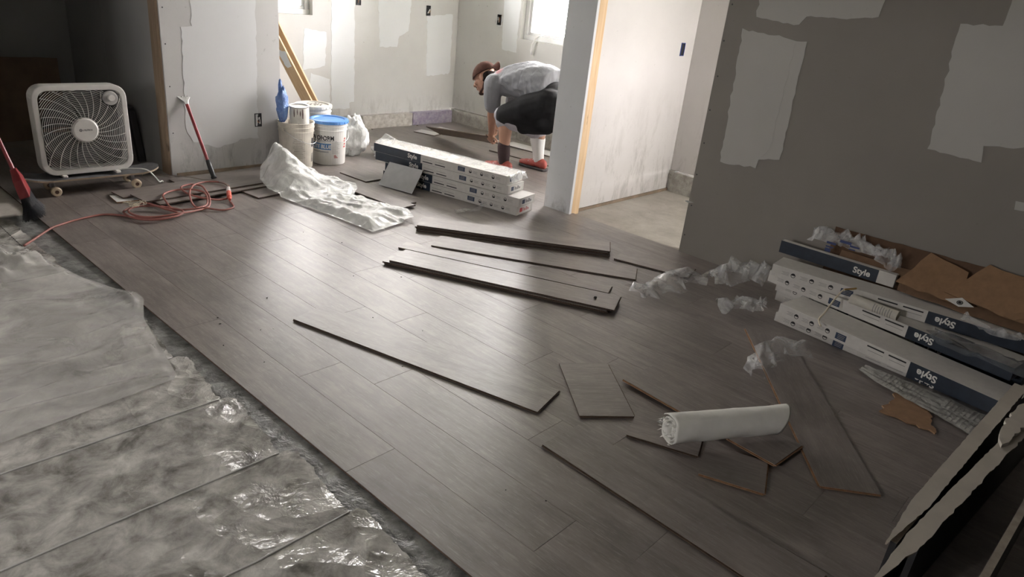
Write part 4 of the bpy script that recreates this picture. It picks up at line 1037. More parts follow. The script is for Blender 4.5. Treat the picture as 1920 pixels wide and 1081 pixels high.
O = Vector((4.78, 4.10, 0.0))
def W(x, y, z): return Vector((x, y, z)) - O
def limb(b, pts, rad, n=16):
    pts = [Vector(p) for p in pts]; b.tube(pts, rad, n)
    for p, r in zip(pts, rad): b.ball(p, r * .995, 14)
    return b
def remeshed(b, name, mt, parent, voxel, smooth_it=4, loc=(0, 0, 0)):
    o = b.build(name, mt, parent, smooth=True, loc=loc)
    r = o.modifiers.new('skin', 'REMESH'); r.mode = 'VOXEL'; r.voxel_size = voxel; r.use_smooth_shade = True
    if smooth_it:
        s = o.modifiers.new('soft', 'SMOOTH'); s.factor = .5; s.iterations = smooth_it
    return o
hf = Vector((-.24, .84, -.49)).normalized(); hu = Vector((0, .49, .87)); hu = (hu - hf * hu.dot(hf)).normalized()     # face direction, head up
hc = W(4.77, 4.668, .70); hx = hf.cross(hu).normalized(); HS = 1.08
def Hd(x, f, u): return hc + (hx * x + hf * f + hu * u) * HS
MH = (Matrix((hx, hf, hu)).transposed() * HS).to_4x4()
MH3 = MH.to_3x3()
body = B()
# head: skull, jaw, brow, nose, ears, lips
body.ball(Hd(0, -.012, .035), (.073, .094, .088), 24, MH)
body.ball(Hd(0, .02, -.03), (.060, .072, .085), 20, MH)
body.ball(Hd(0, .052, -.092), (.034, .032, .026), 14, MH)
body.ball(Hd(0, .078, .018), (.050, .016, .014), 12, MH)
body.tube([Hd(0, .085, .012), Hd(0, .106, -.022), Hd(0, .088, -.032)], [.010, .0165, .012], 10); body.ball(Hd(0, .107, -.024), .0165, 12)
for s in (-1, 1):
    body.ball(Hd(s * .018, .095, -.028), .0105, 8); body.ball(Hd(s * .042, .060, -.022), (.022, .02, .022), 10, MH)
    body.ball(Hd(s * .074, -.015, -.008), (.010, .019, .031), 12, MH)
body.ball(Hd(0, .087, -.054), (.021, .011, .0065), 10, MH); body.ball(Hd(0, .084, -.066), (.019, .011, .0075), 10, MH)
limb(body, [Hd(0, -.03, -.04), W(4.77, 4.51, .685), W(4.775, 4.42, .70)], [.058, .062, .085])
# trunk
def loft(b, rings, cx, wr=0.0, n=28, sub=6, seed=0):
    pts = spline([(r[0], r[1], 0) for r in rings], sub); rad = spline([(r[2], r[3], 0) for r in rings], sub)
    vs = []
    for p, q in zip(pts, rad):
        for k in range(n):
            a = 2 * PI * k / n; w = 1 + wr * (max(0, 1 - abs(mnoise.noise(Vector((p.x * 5 + 2.2 * math.sin(a), math.cos(a) * 1.3 + p.x * 2, seed)))) * 4) - .3)
            vs.append(W(cx + q.x * w * math.cos(a), p.x, p.y + q.y * w * math.sin(a)))
    m = len(pts); fs = [tuple(range(n)), tuple(range((m - 1) * n + n - 1, (m - 1) * n - 1, -1))]
    for i in range(m - 1): fs += [(i * n + k, (i + 1) * n + k, (i + 1) * n + (k + 1) % n, i * n + (k + 1) % n) for k in range(n)]
    return b.add(vs, fs)
loft(body, [(4.47, .71, .10, .075), (4.38, .71, .15, .10), (4.25, .735, .165, .125), (4.08, .745, .155, .135), (3.95, .715, .16, .14), (3.83, .66, .14, .12)], 4.78)
# arms
LA = [W(4.60, 4.40, .70), W(4.64, 4.41, .47), W(4.725, 4.475, .25)]; RA = [W(4.965, 4.42, .70), W(4.985, 4.50, .47), W(4.90, 4.60, .255)]
for A in (LA, RA):
    limb(body, [A[0], A[0].lerp(A[1], .45), A[1]], [.062, .053, .043]); limb(body, [A[1], A[1].lerp(A[2], .3), A[2]], [.043, .044, .028])
# legs
LLg = [W(4.66, 3.82, .63), W(4.54, 4.18, .475), W(4.53, 4.115, .085)]; RLg = [W(4.88, 3.88, .63), W(4.885, 4.09, .40), W(4.90, 4.035, .085)]
for A in (LLg, RLg):
    limb(body, [A[0], A[0].lerp(A[1], .5), A[1]], [.105, .088, .062]); limb(body, [A[1], A[1].lerp(A[2], .3) + Vector((0, -.018, 0)), A[1].lerp(A[2], .65) + Vector((0, -.008, 0)), A[2]], [.060, .060, .044, .036])
    limb(body, [A[2] - Vector((0, .02, .03)), A[2] + Vector((-.012, .11, -.05))], [.03, .022])
# hands: palm and five bent fingers closing on the board edge
def hand(wrist, palm_dir, side, across):
    pd = Vector(palm_dir).normalized(); ac = Vector(across); ac = (ac - pd * ac.dot(pd)).normalized(); nrm = pd.cross(ac).normalized() * side
    pc_ = wrist + pd * .045
    Mp = Matrix((ac, pd, nrm)).transposed().to_4x4()
    body.ball(pc_, (.041, .05, .017), 14, Mp); limb(body, [wrist - pd * .02, wrist + pd * .02], [.029, .027], 12)
    for k, (off, ln) in enumerate(((-.030, .066), (-.010, .078), (.011, .073), (.031, .056))):
        p0 = pc_ + pd * .035 + ac * off; d1 = (pd * .8 + nrm * .55).normalized(); d2 = (pd * .1 + nrm).normalized(); d3 = (-pd * .65 + nrm * .7).normalized()
        q1 = p0 + d1 * ln * .42; q2 = q1 + d2 * ln * .33; q3 = q2 + d3 * ln * .25
        limb(body, [p0, q1, q2, q3], [.0098, .0093, .0086, .0078], 8)
    t0 = pc_ - pd * .02 - ac * .034 * 1.0; t1 = t0 + (pd * .5 - ac * .75 + nrm * .5).normalized() * .034; t2 = t1 + (pd * .75 + nrm * .6 - ac * .1).normalized() * .03
    limb(body, [t0, t1, t2], [.0125, .0108, .0092], 8)
hand(LA[2], (.18, .35, -.92), 1, (.0, .92, .35)); hand(RA[2], (-.35, .15, -.9), -1, (0, .95, .2))
person = remeshed(body, 'person', 'skin', None, .006, 1, O)
tag(person, 'bent over floor fitter in grey shirt, black shorts and a backwards brown cap', 'person')
# eyes, brows
for s in (-1, 1):
    e = B().ball(Hd(s * .031, .0765, .001), (.0125, .009, .008), 12, MH).build('eye', 'eye_white', person, smooth=True)
    B().ball(Hd(s * .031, .0835, .0005), (.0065, .0042, .0065), 10, MH).build('iris', 'hair_dark', e, smooth=True)
    B().tube([Hd(s * .014, .094, .022), Hd(s * .034, .088, .027), Hd(s * .05, .074, .021)], [.004, .0045, .003], 8).build('eyebrow', 'hair_dark', person, smooth=True)
# beard and cropped hair
bd_ = B(); bd_.ball(Hd(0, .062, -.104), (.030, .028, .020), 16, MH)
for s in (-1, 1): limb(bd_, [Hd(s * .026, .054, -.098), Hd(s * .044, .012, -.082), Hd(s * .054, -.016, -.045)], [.012, .0105, .008], 10)
remeshed(bd_, 'beard', 'stubble', person, .005, 2)
ms = B(); limb(ms, [Hd(-.022, .088, -.047), Hd(0, .097, -.0445), Hd(.022, .088, -.047)], [.0055, .0065, .0055], 8); remeshed(ms, 'moustache', 'stubble', person, .004, 1)
lp = B(); lp.ball(Hd(0, .089, -.056), (.019, .010, .005), 12, MH).ball(Hd(0, .087, -.066), (.017, .011, .0065), 12, MH); lp.build('lips', 'lip', person, smooth=True)
hr = B(); hr.ball(Hd(0, -.046, -.008), (.0735, .062, .078), 20, MH); remeshed(hr, 'hair', 'hair_dark', person, .007, 1)
# cap worn backwards
cp = B()
def dome(u, v):
    a = 2 * PI * u; th = v * PI / 2
    return Hd(.085 * math.cos(a) * math.cos(th), -.010 + .108 * math.sin(a) * math.cos(th), .028 + .098 * math.sin(th) - .012 * math.sin(a) * math.cos(th))
cp.grid(dome, 36, 12)
cap = cp.build('cap', 'cap_brown', person, smooth=True, solid=.004)
bm_ = B(); bm_.grid(lambda u, v: Hd((u - .5) * .15 * (1 - .35 * v * v), -.098 - .075 * v * (1 - .35 * (2 * u - 1) ** 2), .045 + .028 * v - .03 * (2 * u - 1) ** 2), 14, 8)
bm_.build('brim', 'cap_brown', cap, smooth=True, solid=.004)
B().ball(Hd(0, -.01, .127), .008, 10).build('button', 'cap_brown', cap)
for k in range(6): B().tube([Vector(dome((k + .5) / 6, j / 10)) + (Vector(dome((k + .5) / 6, j / 10)) - Hd(0, -.01, .03)).normalized() * .0015 for j in range(11)], .0016, 5).build('seam', 'cap_brown', cap, smooth=True)
B().tube([Hd(.0865 * math.cos(a), -.010 + .1095 * math.sin(a), .031 - .012 * math.sin(a)) for a in [2 * PI * k / 36 for k in range(36)]], .0022, 6, closed=True).build('cap_band', 'hair_dark', cap, smooth=True)
# t-shirt
sh = B()
loft(sh, [(4.50, .715, .085, .068), (4.46, .715, .14, .092), (4.39, .715, .19, .118), (4.30, .735, .2, .142), (4.18, .75, .2, .160), (4.06, .757, .197, .167), (3.95, .748, .192, .165), (3.85, .728, .185, .158)], 4.78, .085, 40, 8, 3)
for A, k in ((LA, 1), (RA, 1)):
    limb(sh, [A[0] + Vector((0, -.02, .0)), A[0].lerp(A[1], .35), A[0].lerp(A[1], .82)], [.088, .078, .072])
so = remeshed(sh, 't_shirt', 'shirt_grey', person, .009, 4)
# black shorts
st = B()
for y, z, rx, ry, rz in ((3.90, .665, .185, .12, .145), (3.82, .65, .18, .10, .14)): st.ball(W(4.78, y, z), (rx, ry, rz), 22)
limb(st, [LLg[0] + Vector((0, -.02, -.02)), LLg[0].lerp(LLg[1], .45) + Vector((0, 0, -.025)), LLg[0].lerp(LLg[1], .93) + Vector((0, 0, -.01))], [.145, .142, .098])
limb(st, [LLg[0].lerp(LLg[1], .02) + Vector((-.01, -.03, -.14)), LLg[0].lerp(LLg[1], .45) + Vector((-.01, .0, -.13))], [.11, .085])
limb(st, [RLg[0], RLg[0].lerp(RLg[1], .5), RLg[0].lerp(RLg[1], .82)], [.145, .135, .118])
remeshed(st, 'shorts', 'shorts_black', person, .010, 4)
pk = B(); simple('worn_patch', (0.10, 0.10, 0.095), 0.85, var=0.5, vscale=40)
# leggings under the shorts
lg = B(); limb(lg, [LLg[0].lerp(LLg[1], .3) + Vector((-.005, 0, -.185)), LLg[0].lerp(LLg[1], .75) + Vector((-.005, 0, -.07)), LLg[1] + Vector((0, .008, -.004)), LLg[1].lerp(LLg[2], .14) + Vector((0, -.004, 0))], [.06, .085, .079, .074]); remeshed(lg, 'legging', 'legging_grey', person, .008, 3)
lg = B(); limb(lg, [RLg[0].lerp(RLg[1], .6), RLg[1] + Vector((0, .006, 0)), RLg[1].lerp(RLg[2], .22)], [.1, .092, .086]); remeshed(lg, 'legging', 'legging_grey', person, .008, 3)
# socks and shoes
for A, mt, s, yw in ((LLg, 'sock_dark', .36, .05), (RLg, 'sock_white', .56, .05)):
    sk_ = B(); limb(sk_, [A[2].lerp(A[1], s), A[2].lerp(A[1], s * .5), A[2] + Vector((0, 0, .0))], [.054 if s < .5 else .070, .054, .046]); remeshed(sk_, 'sock', mt, person, .006, 2)
    base = Vector((A[2].x, A[2].y, 0))
    sh_ = B()
    for y, z, rx, ry, rz in ((-.055, .055, .037, .04, .045), (-.01, .065, .042, .06, .05), (.06, .048, .043, .06, .036), (.12, .04, .045, .06, .03), (.165, .035, .040, .045, .025)):
        sh_.ball(base + Vector((-.06 * max(0, y) * 1.2, y, z)), (rx, ry, rz), 16)
    shoe = remeshed(sh_, 'shoe', 'shoe_red', person, .006, 2)
    out_ = [(-.042, -.09), (.0, -.102), (.042, -.09), (.045, 0), (.038, .1), (.02, .18), (-.02, .215), (-.055, .18), (-.058, .08), (-.045, 0)]
    B().prism([(base.x + x, base.y + y) for x, y in out_], .0015, .022).build('sole', 'sole_dark' if mt == 'sock_white' else 'sole_dark', shoe, bevel=.006)
    b = B()
    for k in range(5): b.tube([base + Vector((-.022 - .006 * k, .03 + .02 * k, .087 - .009 * k)), base + Vector((-.001 - .006 * k, .032 + .02 * k, .096 - .009 * k)), base + Vector((.02 - .006 * k, .03 + .02 * k, .087 - .009 * k))], .003, 6)
    b.build('lace', 'sock_white', shoe, smooth=True)
# the board he holds, tipped so its brown back shows
simple('plank_back', (0.155, 0.115, 0.09), 0.6, var=0.15, vscale=12)
o = B().mat(1).box((-.095, -.47, -.0045), (.095, .47, .003)).mat(0).box((-.095, -.47, .003), (.095, .47, .0045)).build('laminate_plank', ['laminate', 'plank_back'])
o.matrix_world = Matrix.Translation((4.825, 4.965, .125)) @ Matrix.Rotation(math.radians(-6), 4, 'Z') @ Matrix.Rotation(math.radians(-6.5), 4, 'X') @ Matrix.Rotation(math.radians(-26), 4, 'Y').inverted()
tag(o, 'laminate plank held low in the hands of the bent over fitter', 'plank')

# ------------------------------------------------------------------ films, wraps and scrap
def sheet(fn, nu, nv, name, mt, label, cat, group=None, parent=None):
    o = B().grid(fn, nu, nv).build(name, mt, parent, smooth=True)
    return tag(o, label, cat, group)
# long white sheet in front of the buckets
LE = [(0, (2.595, 3.39)), (.3, (2.56, 3.75)), (.6, (2.50, 4.2)), (.72, (2.48, 4.42)), (.85, (2.55, 4.66)), (1, (2.66, 4.84))]
RE = [(0, (2.98, 3.46)), (.12, (3.06, 3.62)), (.3, (2.98, 3.82)), (.5, (2.93, 4.06)), (.58, (3.05, 4.18)), (.66, (3.12, 4.30)), (.78, (3.06, 4.45)), (.9, (2.98, 4.62)), (1, (2.92, 4.78))]
def pl_(tab, t):
    for (a, p), (b_, q) in zip(tab, tab[1:]):
        if t <= b_: return Vector(p).lerp(Vector(q), (t - a) / (b_ - a))
    return Vector(tab[-1][1])
def fn(u, v):
    a, c = pl_(LE, u), pl_(RE, u); p = a.lerp(c, v)
    cr = 1 - abs(mnoise.noise(Vector((p.x * 6 + 2, p.y * 5, 1.0)))) * 2.2
    z = .032 + .018 * max(0, cr) + .016 * max(0, 1 - abs(mnoise.noise(Vector((p.x * 9 + p.y * 3, p.y * 7, 3)))) * 4)
    t = max(0, min(1, (u - .62) / .38))
    ridge_ = math.exp(-((v - .40) / .26) ** 2)
    z += .205 * math.sin(min(1, t * 1.12) * PI * .5) ** 1.3 * ridge_ * (1 + .25 * mnoise.noise(Vector((p.x * 7, p.y * 7, 9)))) + .035 * t * max(0, 1 - abs(mnoise.noise(Vector((p.x * 9 + p.y * 4, 2.2, 1)))) * 3)
    e = min(v, 1 - v, u * 1.5)
    z *= min(1, .12 + e * 7) if u < .9 else 1
    zmin = .028 if p.x > 2.88 else .012
    if 2.3 < p.x < 2.8 and p.y > 4.3: zmin = .034
    return (p.x, p.y, max(z, zmin))
sheet(fn, 110, 60, 'plastic_sheet', 'white_sheet', 'long crumpled white plastic sheet spread before the buckets, peaked at one end', 'plastic sheet')
# plastic on the carton stack
ux, uy = Vector((.192, -.98)).normalized(), None
ny = Vector((.98, .192)).normalized(); base = Vector((3.434, 4.5))
def fn(u, v):
    p = base + ux * (.0 + 1.275 * u) + ny * (.012 + .22 * v)
    r = max(0, 1 - abs(v - .55 - .22 * mnoise.noise(Vector((u * 4, 1, 1)))) * 5) * .028 * (1 - .5 * u)
    z = .264 + r + .004 * abs(mnoise.noise(Vector((u * 9, v * 4, 2)))) + (.03 * max(0, 1 - u * 9) * math.sin(v * PI))
    if u > .975: z -= (u - .975) * 1.8
    return (p.x, p.y, max(z, .2635) if u <= .975 else z)
sheet(fn, 110, 24, 'plastic_sheet', 'cloudy_film', 'crumpled clear plastic lying along the top of the sealed cartons', 'plastic sheet')
def crumple(label, path, width, lift, mt, seed, cat='plastic film', nu=11, nv=5, floor_z=.002, name='plastic_wrap', group='crumpled clear wrapping film'):
    """torn wrapping film: a strip following a path, crushed into facets and sharp folds"""
    P_ = spline(path, 12); n = len(P_) - 1; rr = random.Random(seed * 17)
    jit = {(i, j): (rr.uniform(-1, 1), rr.uniform(-1, 1), rr.random()) for i in range(nu + 1) for j in range(nv + 1)}
    wid = [.7 + .5 * mnoise.noise(Vector((i * .37 + seed, 0, 0))) + .15 * rr.uniform(-1, 1) for i in range(nu + 1)]
    vs = []
    for i in range(nu + 1):
        x = n * i / nu; k = min(int(x), n - 1); p = P_[k].lerp(P_[k + 1], x - k); t = (P_[k + 1] - P_[k]); t.z = 0; t.normalize(); s = Vector((-t.y, t.x, 0))
        for j in range(nv + 1):
            a = 2 * j / nv - 1; ja, jb, jc = jit[i, j]
            q = p + s * (a * width * wid[i] + .3 * width * ja) + t * (.3 * width * jb)
            z = p.z + lift * (1 - a * a) * (.35 + .9 * jc) + (lift * .5 * jc if (i + j) % 3 == 0 else 0)
            if j in (0, nv): z = p.z + lift * .25 * jc
            vs.append((q.x, q.y, max(floor_z, z)))
    b = B(); w = nv + 1
    fs = []
    for i in range(nu):
        for j in range(nv):
            a0, a1, a2, a3 = i * w + j, (i + 1) * w + j, (i + 1) * w + j + 1, i * w + j + 1
            fs += [(a0, a1, a2), (a0, a2, a3)] if rr.random() < .5 else [(a0, a1, a3), (a1, a2, a3)]
    o = b.add(vs, fs).build(name, mt, None, smooth=True)
    sd_ = o.modifiers.new('facets', 'SUBSURF'); sd_.subdivision_type = 'SIMPLE'; sd_.levels = sd_.render_levels = 1
    sm_ = o.modifiers.new('soft', 'SMOOTH'); sm_.factor = .35; sm_.iterations = 1
    return tag(o, label, cat, group)
crumple('crumpled clear film trailing from the single plank towards the carton heap', [(3.19, 1.86, .002), (3.30, 1.80, .01), (3.48, 1.80, .012), (3.70, 1.74, .015)], .115, .07, 'cloudy_film', 1)
crumple('bunched clear film standing against the grey wall beside the carton heap', [(3.72, 1.68, .01), (3.82, 1.60, .03), (3.92, 1.54, .03), (3.98, 1.45, .03)], .1, .11, 'cloudy_film', 2)
crumple('limp clear film scrap at the end of the carton heap', [(3.44, 1.47, .002), (3.52, 1.40, .015), (3.58, 1.32, .03), (3.60, 1.28, .05)], .075, .05, 'cloudy_film', 3)
crumple('arched clear film strip lying across the tan edged plank', [(2.84, .96, .012), (2.95, 1.0, .012), (3.08, 1.03, .02), (3.2, 1.01, .03), (3.29, .93, .02)], .085, .06, 'clear_film', 4, floor_z=.011)
crumple('tiny twisted film scrap in front of the sealed cartons', [(3.34, 3.45, .002), (3.44, 3.42, .004), (3.53, 3.40, .01), (3.58, 3.42, .035)], .022, .02, 'cloudy_film', 5, nu=12, nv=4)
crumple('clear film bag hanging at the end of the white lidded carton', [(3.44, .055, .08), (3.38, .05, .06), (3.30, .045, .03)], .035, .06, 'cloudy_film', 6, nu=8, nv=5)
crumple('dark grey plastic film draped over the end of the carton heap', [(3.62, .50, .195), (3.60, .38, .20), (3.58, .26, .20), (3.56, .12, .20), (3.55, .0, .19)], .11, .03, 'grey_film', 7, floor_z=.187)
crumple('small bright clump of clear film on the dark grey film', [(3.80, .42, .258), (3.75, .35, .262), (3.70, .27, .262), (3.76, .19, .262)], .03, .03, 'cloudy_film', 8, floor_z=.256, nu=14, nv=4)

# printed clear bag on the heap
bag = crumple('clear printed bag twisted into a knot on top of the carton heap', [(4.02, 1.28, .345), (4.02, 1.2, .37), (4.015, 1.09, .37), (4.0, .97, .365), (3.985, .88, .36), (3.96, .83, .34), (3.95, .79, .335)], .055, .07, 'cloudy_film', 9, 'bag', 22, 7, .33, 'plastic_bag')
simple('bag_ink', (0.03, 0.05, 0.16), 0.5)
b = B()
for (y, z, w, h) in ((1.14, .36, .05, .012), (1.145, .34, .04, .008), (1.07, .385, .06, .014), (1.02, .375, .05, .01), (1.15, .315, .03, .02), (1.03, .36, .035, .006)):
    b.box((3.949, y - w / 2, z + .02), (3.9502, y + w / 2, z + .02 + h))
b.build('print', 'bag_ink', bag)

# brown cardboard at the back of the heap
def card(label, pts, mt='cardboard', seed=0, t=.004, amp=.006, name='cardboard_sheet', group='brown cardboard on the carton heap', step=.05):
    """pts: planar world outline"""
    P_ = [Vector(p) for p in pts]; c = sum(P_, Vector()) / len(P_); nrm = Vector()
    for i in range(len(P_)): nrm += (P_[i] - c).cross(P_[(i + 1) % len(P_)] - c)
    nrm.normalize(); ax_ = (P_[1] - P_[0]).normalized(); ay = nrm.cross(ax_); M = Matrix((ax_, ay, nrm)).transposed().to_4x4(); M.translation = c
    Mi = M.inverted(); poly = [((Mi @ p).x, (Mi @ p).y) for p in P_]
    o = B().prism(rough_poly(poly, step, amp, seed), -t / 2, t / 2).build(name, mt); o.matrix_world = M
    return tag(o, label, 'cardboard', group)
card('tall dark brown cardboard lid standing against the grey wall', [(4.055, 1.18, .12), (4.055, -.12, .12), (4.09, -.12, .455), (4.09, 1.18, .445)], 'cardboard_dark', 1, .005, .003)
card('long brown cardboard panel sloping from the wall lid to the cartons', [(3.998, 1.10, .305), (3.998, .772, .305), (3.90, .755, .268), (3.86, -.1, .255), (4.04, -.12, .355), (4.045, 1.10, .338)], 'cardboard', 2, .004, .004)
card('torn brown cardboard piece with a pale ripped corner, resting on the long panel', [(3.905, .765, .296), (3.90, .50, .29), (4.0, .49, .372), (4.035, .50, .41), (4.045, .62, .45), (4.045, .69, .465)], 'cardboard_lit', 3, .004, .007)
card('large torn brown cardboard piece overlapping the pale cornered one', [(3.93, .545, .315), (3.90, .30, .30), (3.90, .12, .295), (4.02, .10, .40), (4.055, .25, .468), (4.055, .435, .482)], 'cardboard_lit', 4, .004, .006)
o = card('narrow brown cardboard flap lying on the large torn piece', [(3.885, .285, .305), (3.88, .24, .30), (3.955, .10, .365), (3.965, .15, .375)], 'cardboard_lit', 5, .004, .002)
o = card('small white printed tag lying on the brown cardboard', [(3.885, .535, .298), (3.865, .465, .29), (3.885, .405, .30), (3.915, .47, .322)], 'label_white', 6, .001, .002, 'printed_tag')
B().lathe([(.014, .0006), (.014, .0012), (.010, .0012), (.010, .0006)], 16).lathe([(.008, .0010), (0, .0010)], 10).build('icon', 'ink_black', o)
card('small torn brown cardboard scrap on the laminate floor', [(3.06, .50, .004), (3.06, .29, .004), (3.33, .375, .004), (3.28, .50, .004)], 'cardboard_lit', 7, .006, .012, 'cardboard_scrap', step=.022)
# printed film sheet on the floor, from wall of text to pictures
def fn(u, v):
    a = Vector((3.335, .70)).lerp(Vector((3.16, .17)), u); c = Vector((3.46, .69)).lerp(Vector((3.40, .15)), u); p = a.lerp(c, v)
    if u < .22: p = p + (Vector((3.41, .68)) - p) * (.22 - u) * 1.6
    return (p.x, p.y, .0075 + .010 * max(0, mnoise.noise(Vector((u * 5, v * 3, 2)))) + .004 * mnoise.noise(Vector((u * 14, v * 7, 1))) + .004)
ps = sheet(fn, 60, 24, 'instruction_sheet', 'printed_film', 'translucent sheet printed with rows of fine text lying in front of the cartons', 'paper sheet')
b = B()
for k in range(22):
    for (v0, v1) in ((.06, .46), (.52, .92)):
        if 9 < k < 14: continue
        u = .2 + .036 * k; pts = [Vector(fn(u, v0 + (v1 - v0) * j / 6)) + Vector((0, 0, .0012)) for j in range(7)]; pt2 = [Vector(fn(u + .010, v0 + (v1 - v0) * j / 6)) + Vector((0, 0, .0012)) for j in range(7)]
        b.add(pts + pt2, [(j, j + 1, 8 + j, 7 + j) for j in range(6)])
for k in range(3):
    u0, u1 = .54 + .05 * k, .575 + .05 * k
    for v0, v1 in ((.1, .14), (.3, .34), (.55, .59), (.75, .79)): b.add([Vector(fn(u0, v0)) + Vector((0, 0, .0012)), Vector(fn(u1, v0)) + Vector((0, 0, .0012)), Vector(fn(u1, v1)) + Vector((0, 0, .0012)), Vector(fn(u0, v1)) + Vector((0, 0, .0012))], ((0, 1, 2, 3),))
b.build('fine_print', 'ink_grey', ps)
# paper tube and twisted string on the heap
pt = thing('paper_tube', 'printed paper rolled into a tube lying on the carton heap', 'paper roll', (3.685, .80, .2125))
d = Vector((-.02, -.21, 0)).normalized()
simple('paper_cream', (0.60, 0.575, 0.51), 0.7, var=0.06, vscale=25)
pr_ = [(.0245, 0), (.0245, .235), (.0225, .235), (.0225, 0)]
Mt = d.to_track_quat('Z', 'Y').to_matrix().to_4x4(); Mt.translation = -d * .1
# radius .0245 keeps it just on the carton top
B().lathe(pr_ + [pr_[0]], 24, Mt).build('tube', 'paper_cream', pt, smooth=False)
b = B()
for k in range(8): b.lathe([(.0249, .12 + .012 * k), (.0249, .124 + .012 * k)], 12, Mt, 2.0 + .2 * (k % 3), 4.2 - .25 * (k % 2))
b.build('print', 'ink_grey', pt)
simple('string_ochre', (0.42, 0.27, 0.09), 0.8)
b = B(); sp = spline([(3.66, .93, .255), (3.655, .94, .25), (3.61, .955, .20), (3.53, .955, .16), (3.48, .96, .13), (3.43, .93, .122)], 10)
b.tube(sp, .0045, 8)
tw = B()
tag(b.build('twine', 'string_cream', smooth=True), 'pale twine hanging over the front edge of the carton heap', 'twine')
b2 = B(); b2.tube(spline([(3.735, .90, .258), (3.70, .915, .258), (3.665, .935, .257)], 8), .005, 8)
tag(b2.build('twine', 'string_ochre', smooth=True), 'short ochre twine stub on the carton heap', 'twine')

# ------------------------------------------------------------------ roll of white foam
simple('foam_white', (0.82, 0.81, 0.765), 0.7, var=0.05, vscale=16, bmp=0.25, bscale=40)
rl = thing('foam_roll', 'loose roll of thin white foam lying on the cut planks', 'roll', (2.29, .845, .02))
A0, A1 = Vector((2.085, .965, 0)), Vector((2.50, .715, 0)); ax_ = (A1 - A0).normalized(); sd = Vector((-ax_.y, ax_.x, 0)); Lr = (A1 - A0).length
mid = Vector((2.29, .845, 0))
def fn(u, v):
    a = v * 2 * PI * 3.15; r = .020 + .0062 * a / PI * 1.0
    r = .018 + .040 * (a / (2 * PI * 3.15)) ** .85
    end = .0 + .012 * mnoise.noise(Vector((a * .9, 0, 3))) * (1 if u < .5 else 1)
    x = u * Lr + (end if u < .5 else 0) + (.045 * math.sin(a + .6) if u > .97 else .045 * math.sin(a + .6) * max(0, (u - .6) / .4))
    squ = 1 + .35 * max(0, u - .55); h = r * math.cos(a) * (1 - .12 * u)
    p = (A0 - mid) + ax_ * x + sd * (r * squ * math.sin(a) + .004 * mnoise.noise(Vector((u * 7, a, 0)))); p.z = .0605 + h + .003 * mnoise.noise(Vector((u * 6, a * 1.3, 5)))
    return (p.x, p.y, max(.001, p.z))
B().grid(fn, 40, 130).build('foam', 'foam_white', rl, smooth=True, solid=.0022)
b = B(); rr = random.Random(4)
for k in range(46):
    a = rr.uniform(0, 2 * PI); r = rr.uniform(.02, .058); p0 = (A0 - mid) + sd * (r * math.sin(a)); p0.z = .06 + r * math.cos(a) + 0
    q1 = p0 - ax_ * rr.uniform(.006, .022) + Vector((rr.uniform(-.006, .006), rr.uniform(-.006, .006), rr.uniform(-.008, .008)))
    w = rr.uniform(.003, .007); b.add([p0 + sd * w, p0 - sd * w, q1], ((0, 1, 2),))
fz = b.build('frayed_edge', 'foam_white', rl); fz['kind'] = 'stuff'
def fn(u, v):
    p = (A0 - mid) + ax_ * (.0 + .16 * v + .02 * mnoise.noise(Vector((u * 8, v * 6, 1)))) + sd * (.045 + .045 * u); p.z = .03 + .055 * (1 - u) * (1 - v * .4) + .012 * mnoise.noise(Vector((u * 6, v * 9, 2)))
    return tuple(p)
B().grid(fn, 12, 20).build('loose_flap', 'white_sheet', rl, smooth=True)

# ------------------------------------------------------------------ boards standing by the viewer's right
simple('board_black', (0.010, 0.010, 0.011), 0.45); simple('board_edge', (0.33, 0.29, 0.24), 0.8, var=0.2, vscale=30); simple('gypsum_face', (0.50, 0.46, 0.40), 0.85, var=0.08, vscale=12); simple('gypsum_core', (0.38, 0.33, 0.27), 0.9, var=0.3, vscale=60)
def standing(label, a, c, h, t=.016, top='board_edge'):
    a, c = Vector((*a, 0)), Vector((*c, 0)); d = (c - a).normalized(); n = Vector((-d.y, d.x, 0)); M = Matrix((d, n, Vector((0, 0, 1)))).transposed().to_4x4(); M.translation = a
    b = B(); L = (c - a).length; b.mat(0).box((0, -t / 2, .001), (L, t / 2, h - .0008)); b.mat(1).box((0, -t / 2, h - .0008), (L, t / 2, h))
    o = b.build('panel_board', ['board_black', top]); o.matrix_world = M
    return tag(o, label, 'board', 'dark panel boards standing by the plank floor')
standing('dark panel board standing on edge under the broken drywall strips', (1.93, .127), (3.2, .0), .25)
standing('dark panel board with a bare tan edge standing nearest the dark corner', (1.60, -.02), (2.9, -.085), .31, .018)
standing('dark panel board standing on edge under the smooth drywall strip', (1.86, .172), (3.22, .085), .25)
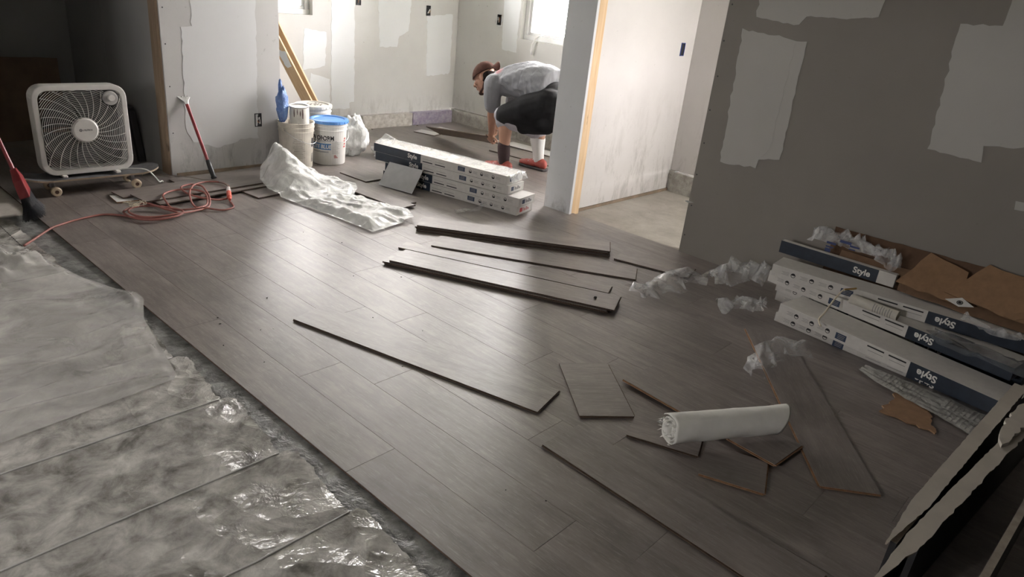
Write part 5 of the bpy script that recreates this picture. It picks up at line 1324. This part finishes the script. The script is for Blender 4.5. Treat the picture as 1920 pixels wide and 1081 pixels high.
def gyp(label, a, c, w, z0, z1, seed, ragged):
    """strip of drywall lying along two standing boards"""
    a, c = Vector((*a, z0)), Vector((*c, z1)); d = (c - a).normalized(); s = Vector((-d.y, d.x, 0)).normalized(); n = d.cross(s); M = Matrix((d, s, n)).transposed().to_4x4(); M.translation = a
    L = (c - a).length; rr = random.Random(seed); N = 70; b = B(); vs = []
    for i in range(N + 1):
        x = L * i / N; taper = min(1, .12 + i / 14)
        e0 = -w / 2 * taper + rr.uniform(-ragged, ragged); e1 = w / 2 * taper + rr.uniform(-.0015, .0015)
        vs += [(x, e0 + .004, 0), (x, e1, 0), (x, e1, .0125), (x, e0, .0125)]
    fs = [(3, 2, 1, 0), (4 * N, 4 * N + 1, 4 * N + 2, 4 * N + 3)]; side = []
    for i in range(N):
        k = 4 * i; b_ = [(k + j, k + (j + 1) % 4, k + 4 + (j + 1) % 4, k + 4 + j) for j in range(4)]; side += b_[:2] + b_[3:]; fs.append(b_[2])
    b.mat(0).add(vs, fs[2:]); b.mat(1).add(vs, fs[:2] + side)
    o = b.build('drywall_strip', ['gypsum_face', 'gypsum_core']); o.matrix_world = M
    return tag(o, label, 'drywall', 'drywall strips propped on the dark boards')
gyp('long drywall strip with a smooth torn edge propped on a dark board', (1.83, .182), (3.22, .095), .045, .2515, .2515, 1, .0015)
gyp('drywall strip with a ragged brown broken edge propped on a dark board', (1.62, .163), (3.25, -.012), .045, .2515, .2515, 2, .004)
b = B(); b.prism(rough_poly([(2.62, .055), (2.9, .02), (3.1, .045), (2.95, .075), (2.75, .085), (2.66, .08)], .02, .006, 8), .2655, .279)
tag(b.build('drywall_chunk', 'gypsum_face'), 'broken drywall chunk lying across the two drywall strips', 'drywall')

# ------------------------------------------------------------------ debris on the floor
simple('debris_dark', (0.02, 0.018, 0.016), 0.8); simple('debris_pale', (0.6, 0.58, 0.55), 0.8)
chips = [(1.30, 2.77, 0), (1.43, 2.58, 1), (1.32, 2.83, 0), (1.22, 2.58, 0), (1.88, 2.44, 0), (2.16, 3.23, 0), (2.18, 3.50, 1), (2.34, 3.35, 0), (1.46, 2.60, 1), (1.41, 2.62, 0), (2.02, 3.6, 0), (2.25, 3.62, 0), (1.78, 1.0, 1), (1.52, 1.06, 0), (1.46, 1.18, 0), (1.98, 2.2, 0), (1.7, 2.0, 0), (2.1, 2.9, 0), (1.35, 3.85, 1), (2.45, .95, 1), (2.55, .55, 1), (1.28, 2.36, 0), (1.60, 2.9, 0), (2.3, 2.75, 0), (1.95, 1.75, 0)]
rr = random.Random(2)
for k, (x, y, pale) in enumerate(chips):
    s = rr.uniform(.0018, .0042); b = blob((0, 0, s * .45), (s * 1.3, s * .8, s * .5), k, .4, 8, Matrix.Rotation(rr.uniform(0, PI), 4, 'Z'), .0005)
    o = b.build('debris_chip', 'debris_pale' if pale else 'debris_dark'); o.location = (x, y, .0005)
    tag(o, 'tiny pale chip of plaster on the laid laminate' if pale else 'tiny dark chip of wood on the laid laminate', 'debris', 'pale chips scattered on the laminate' if pale else 'dark chips scattered on the laminate')
o = blob((0, 0, .004), (.012, .008, .005), 3, .4, 8, None, .0005).build('debris_chip', 'debris_dark'); o.location = (2.93, 1.92, .0278)
tag(o, 'dark chip lying on top of the three high plank stack', 'debris')
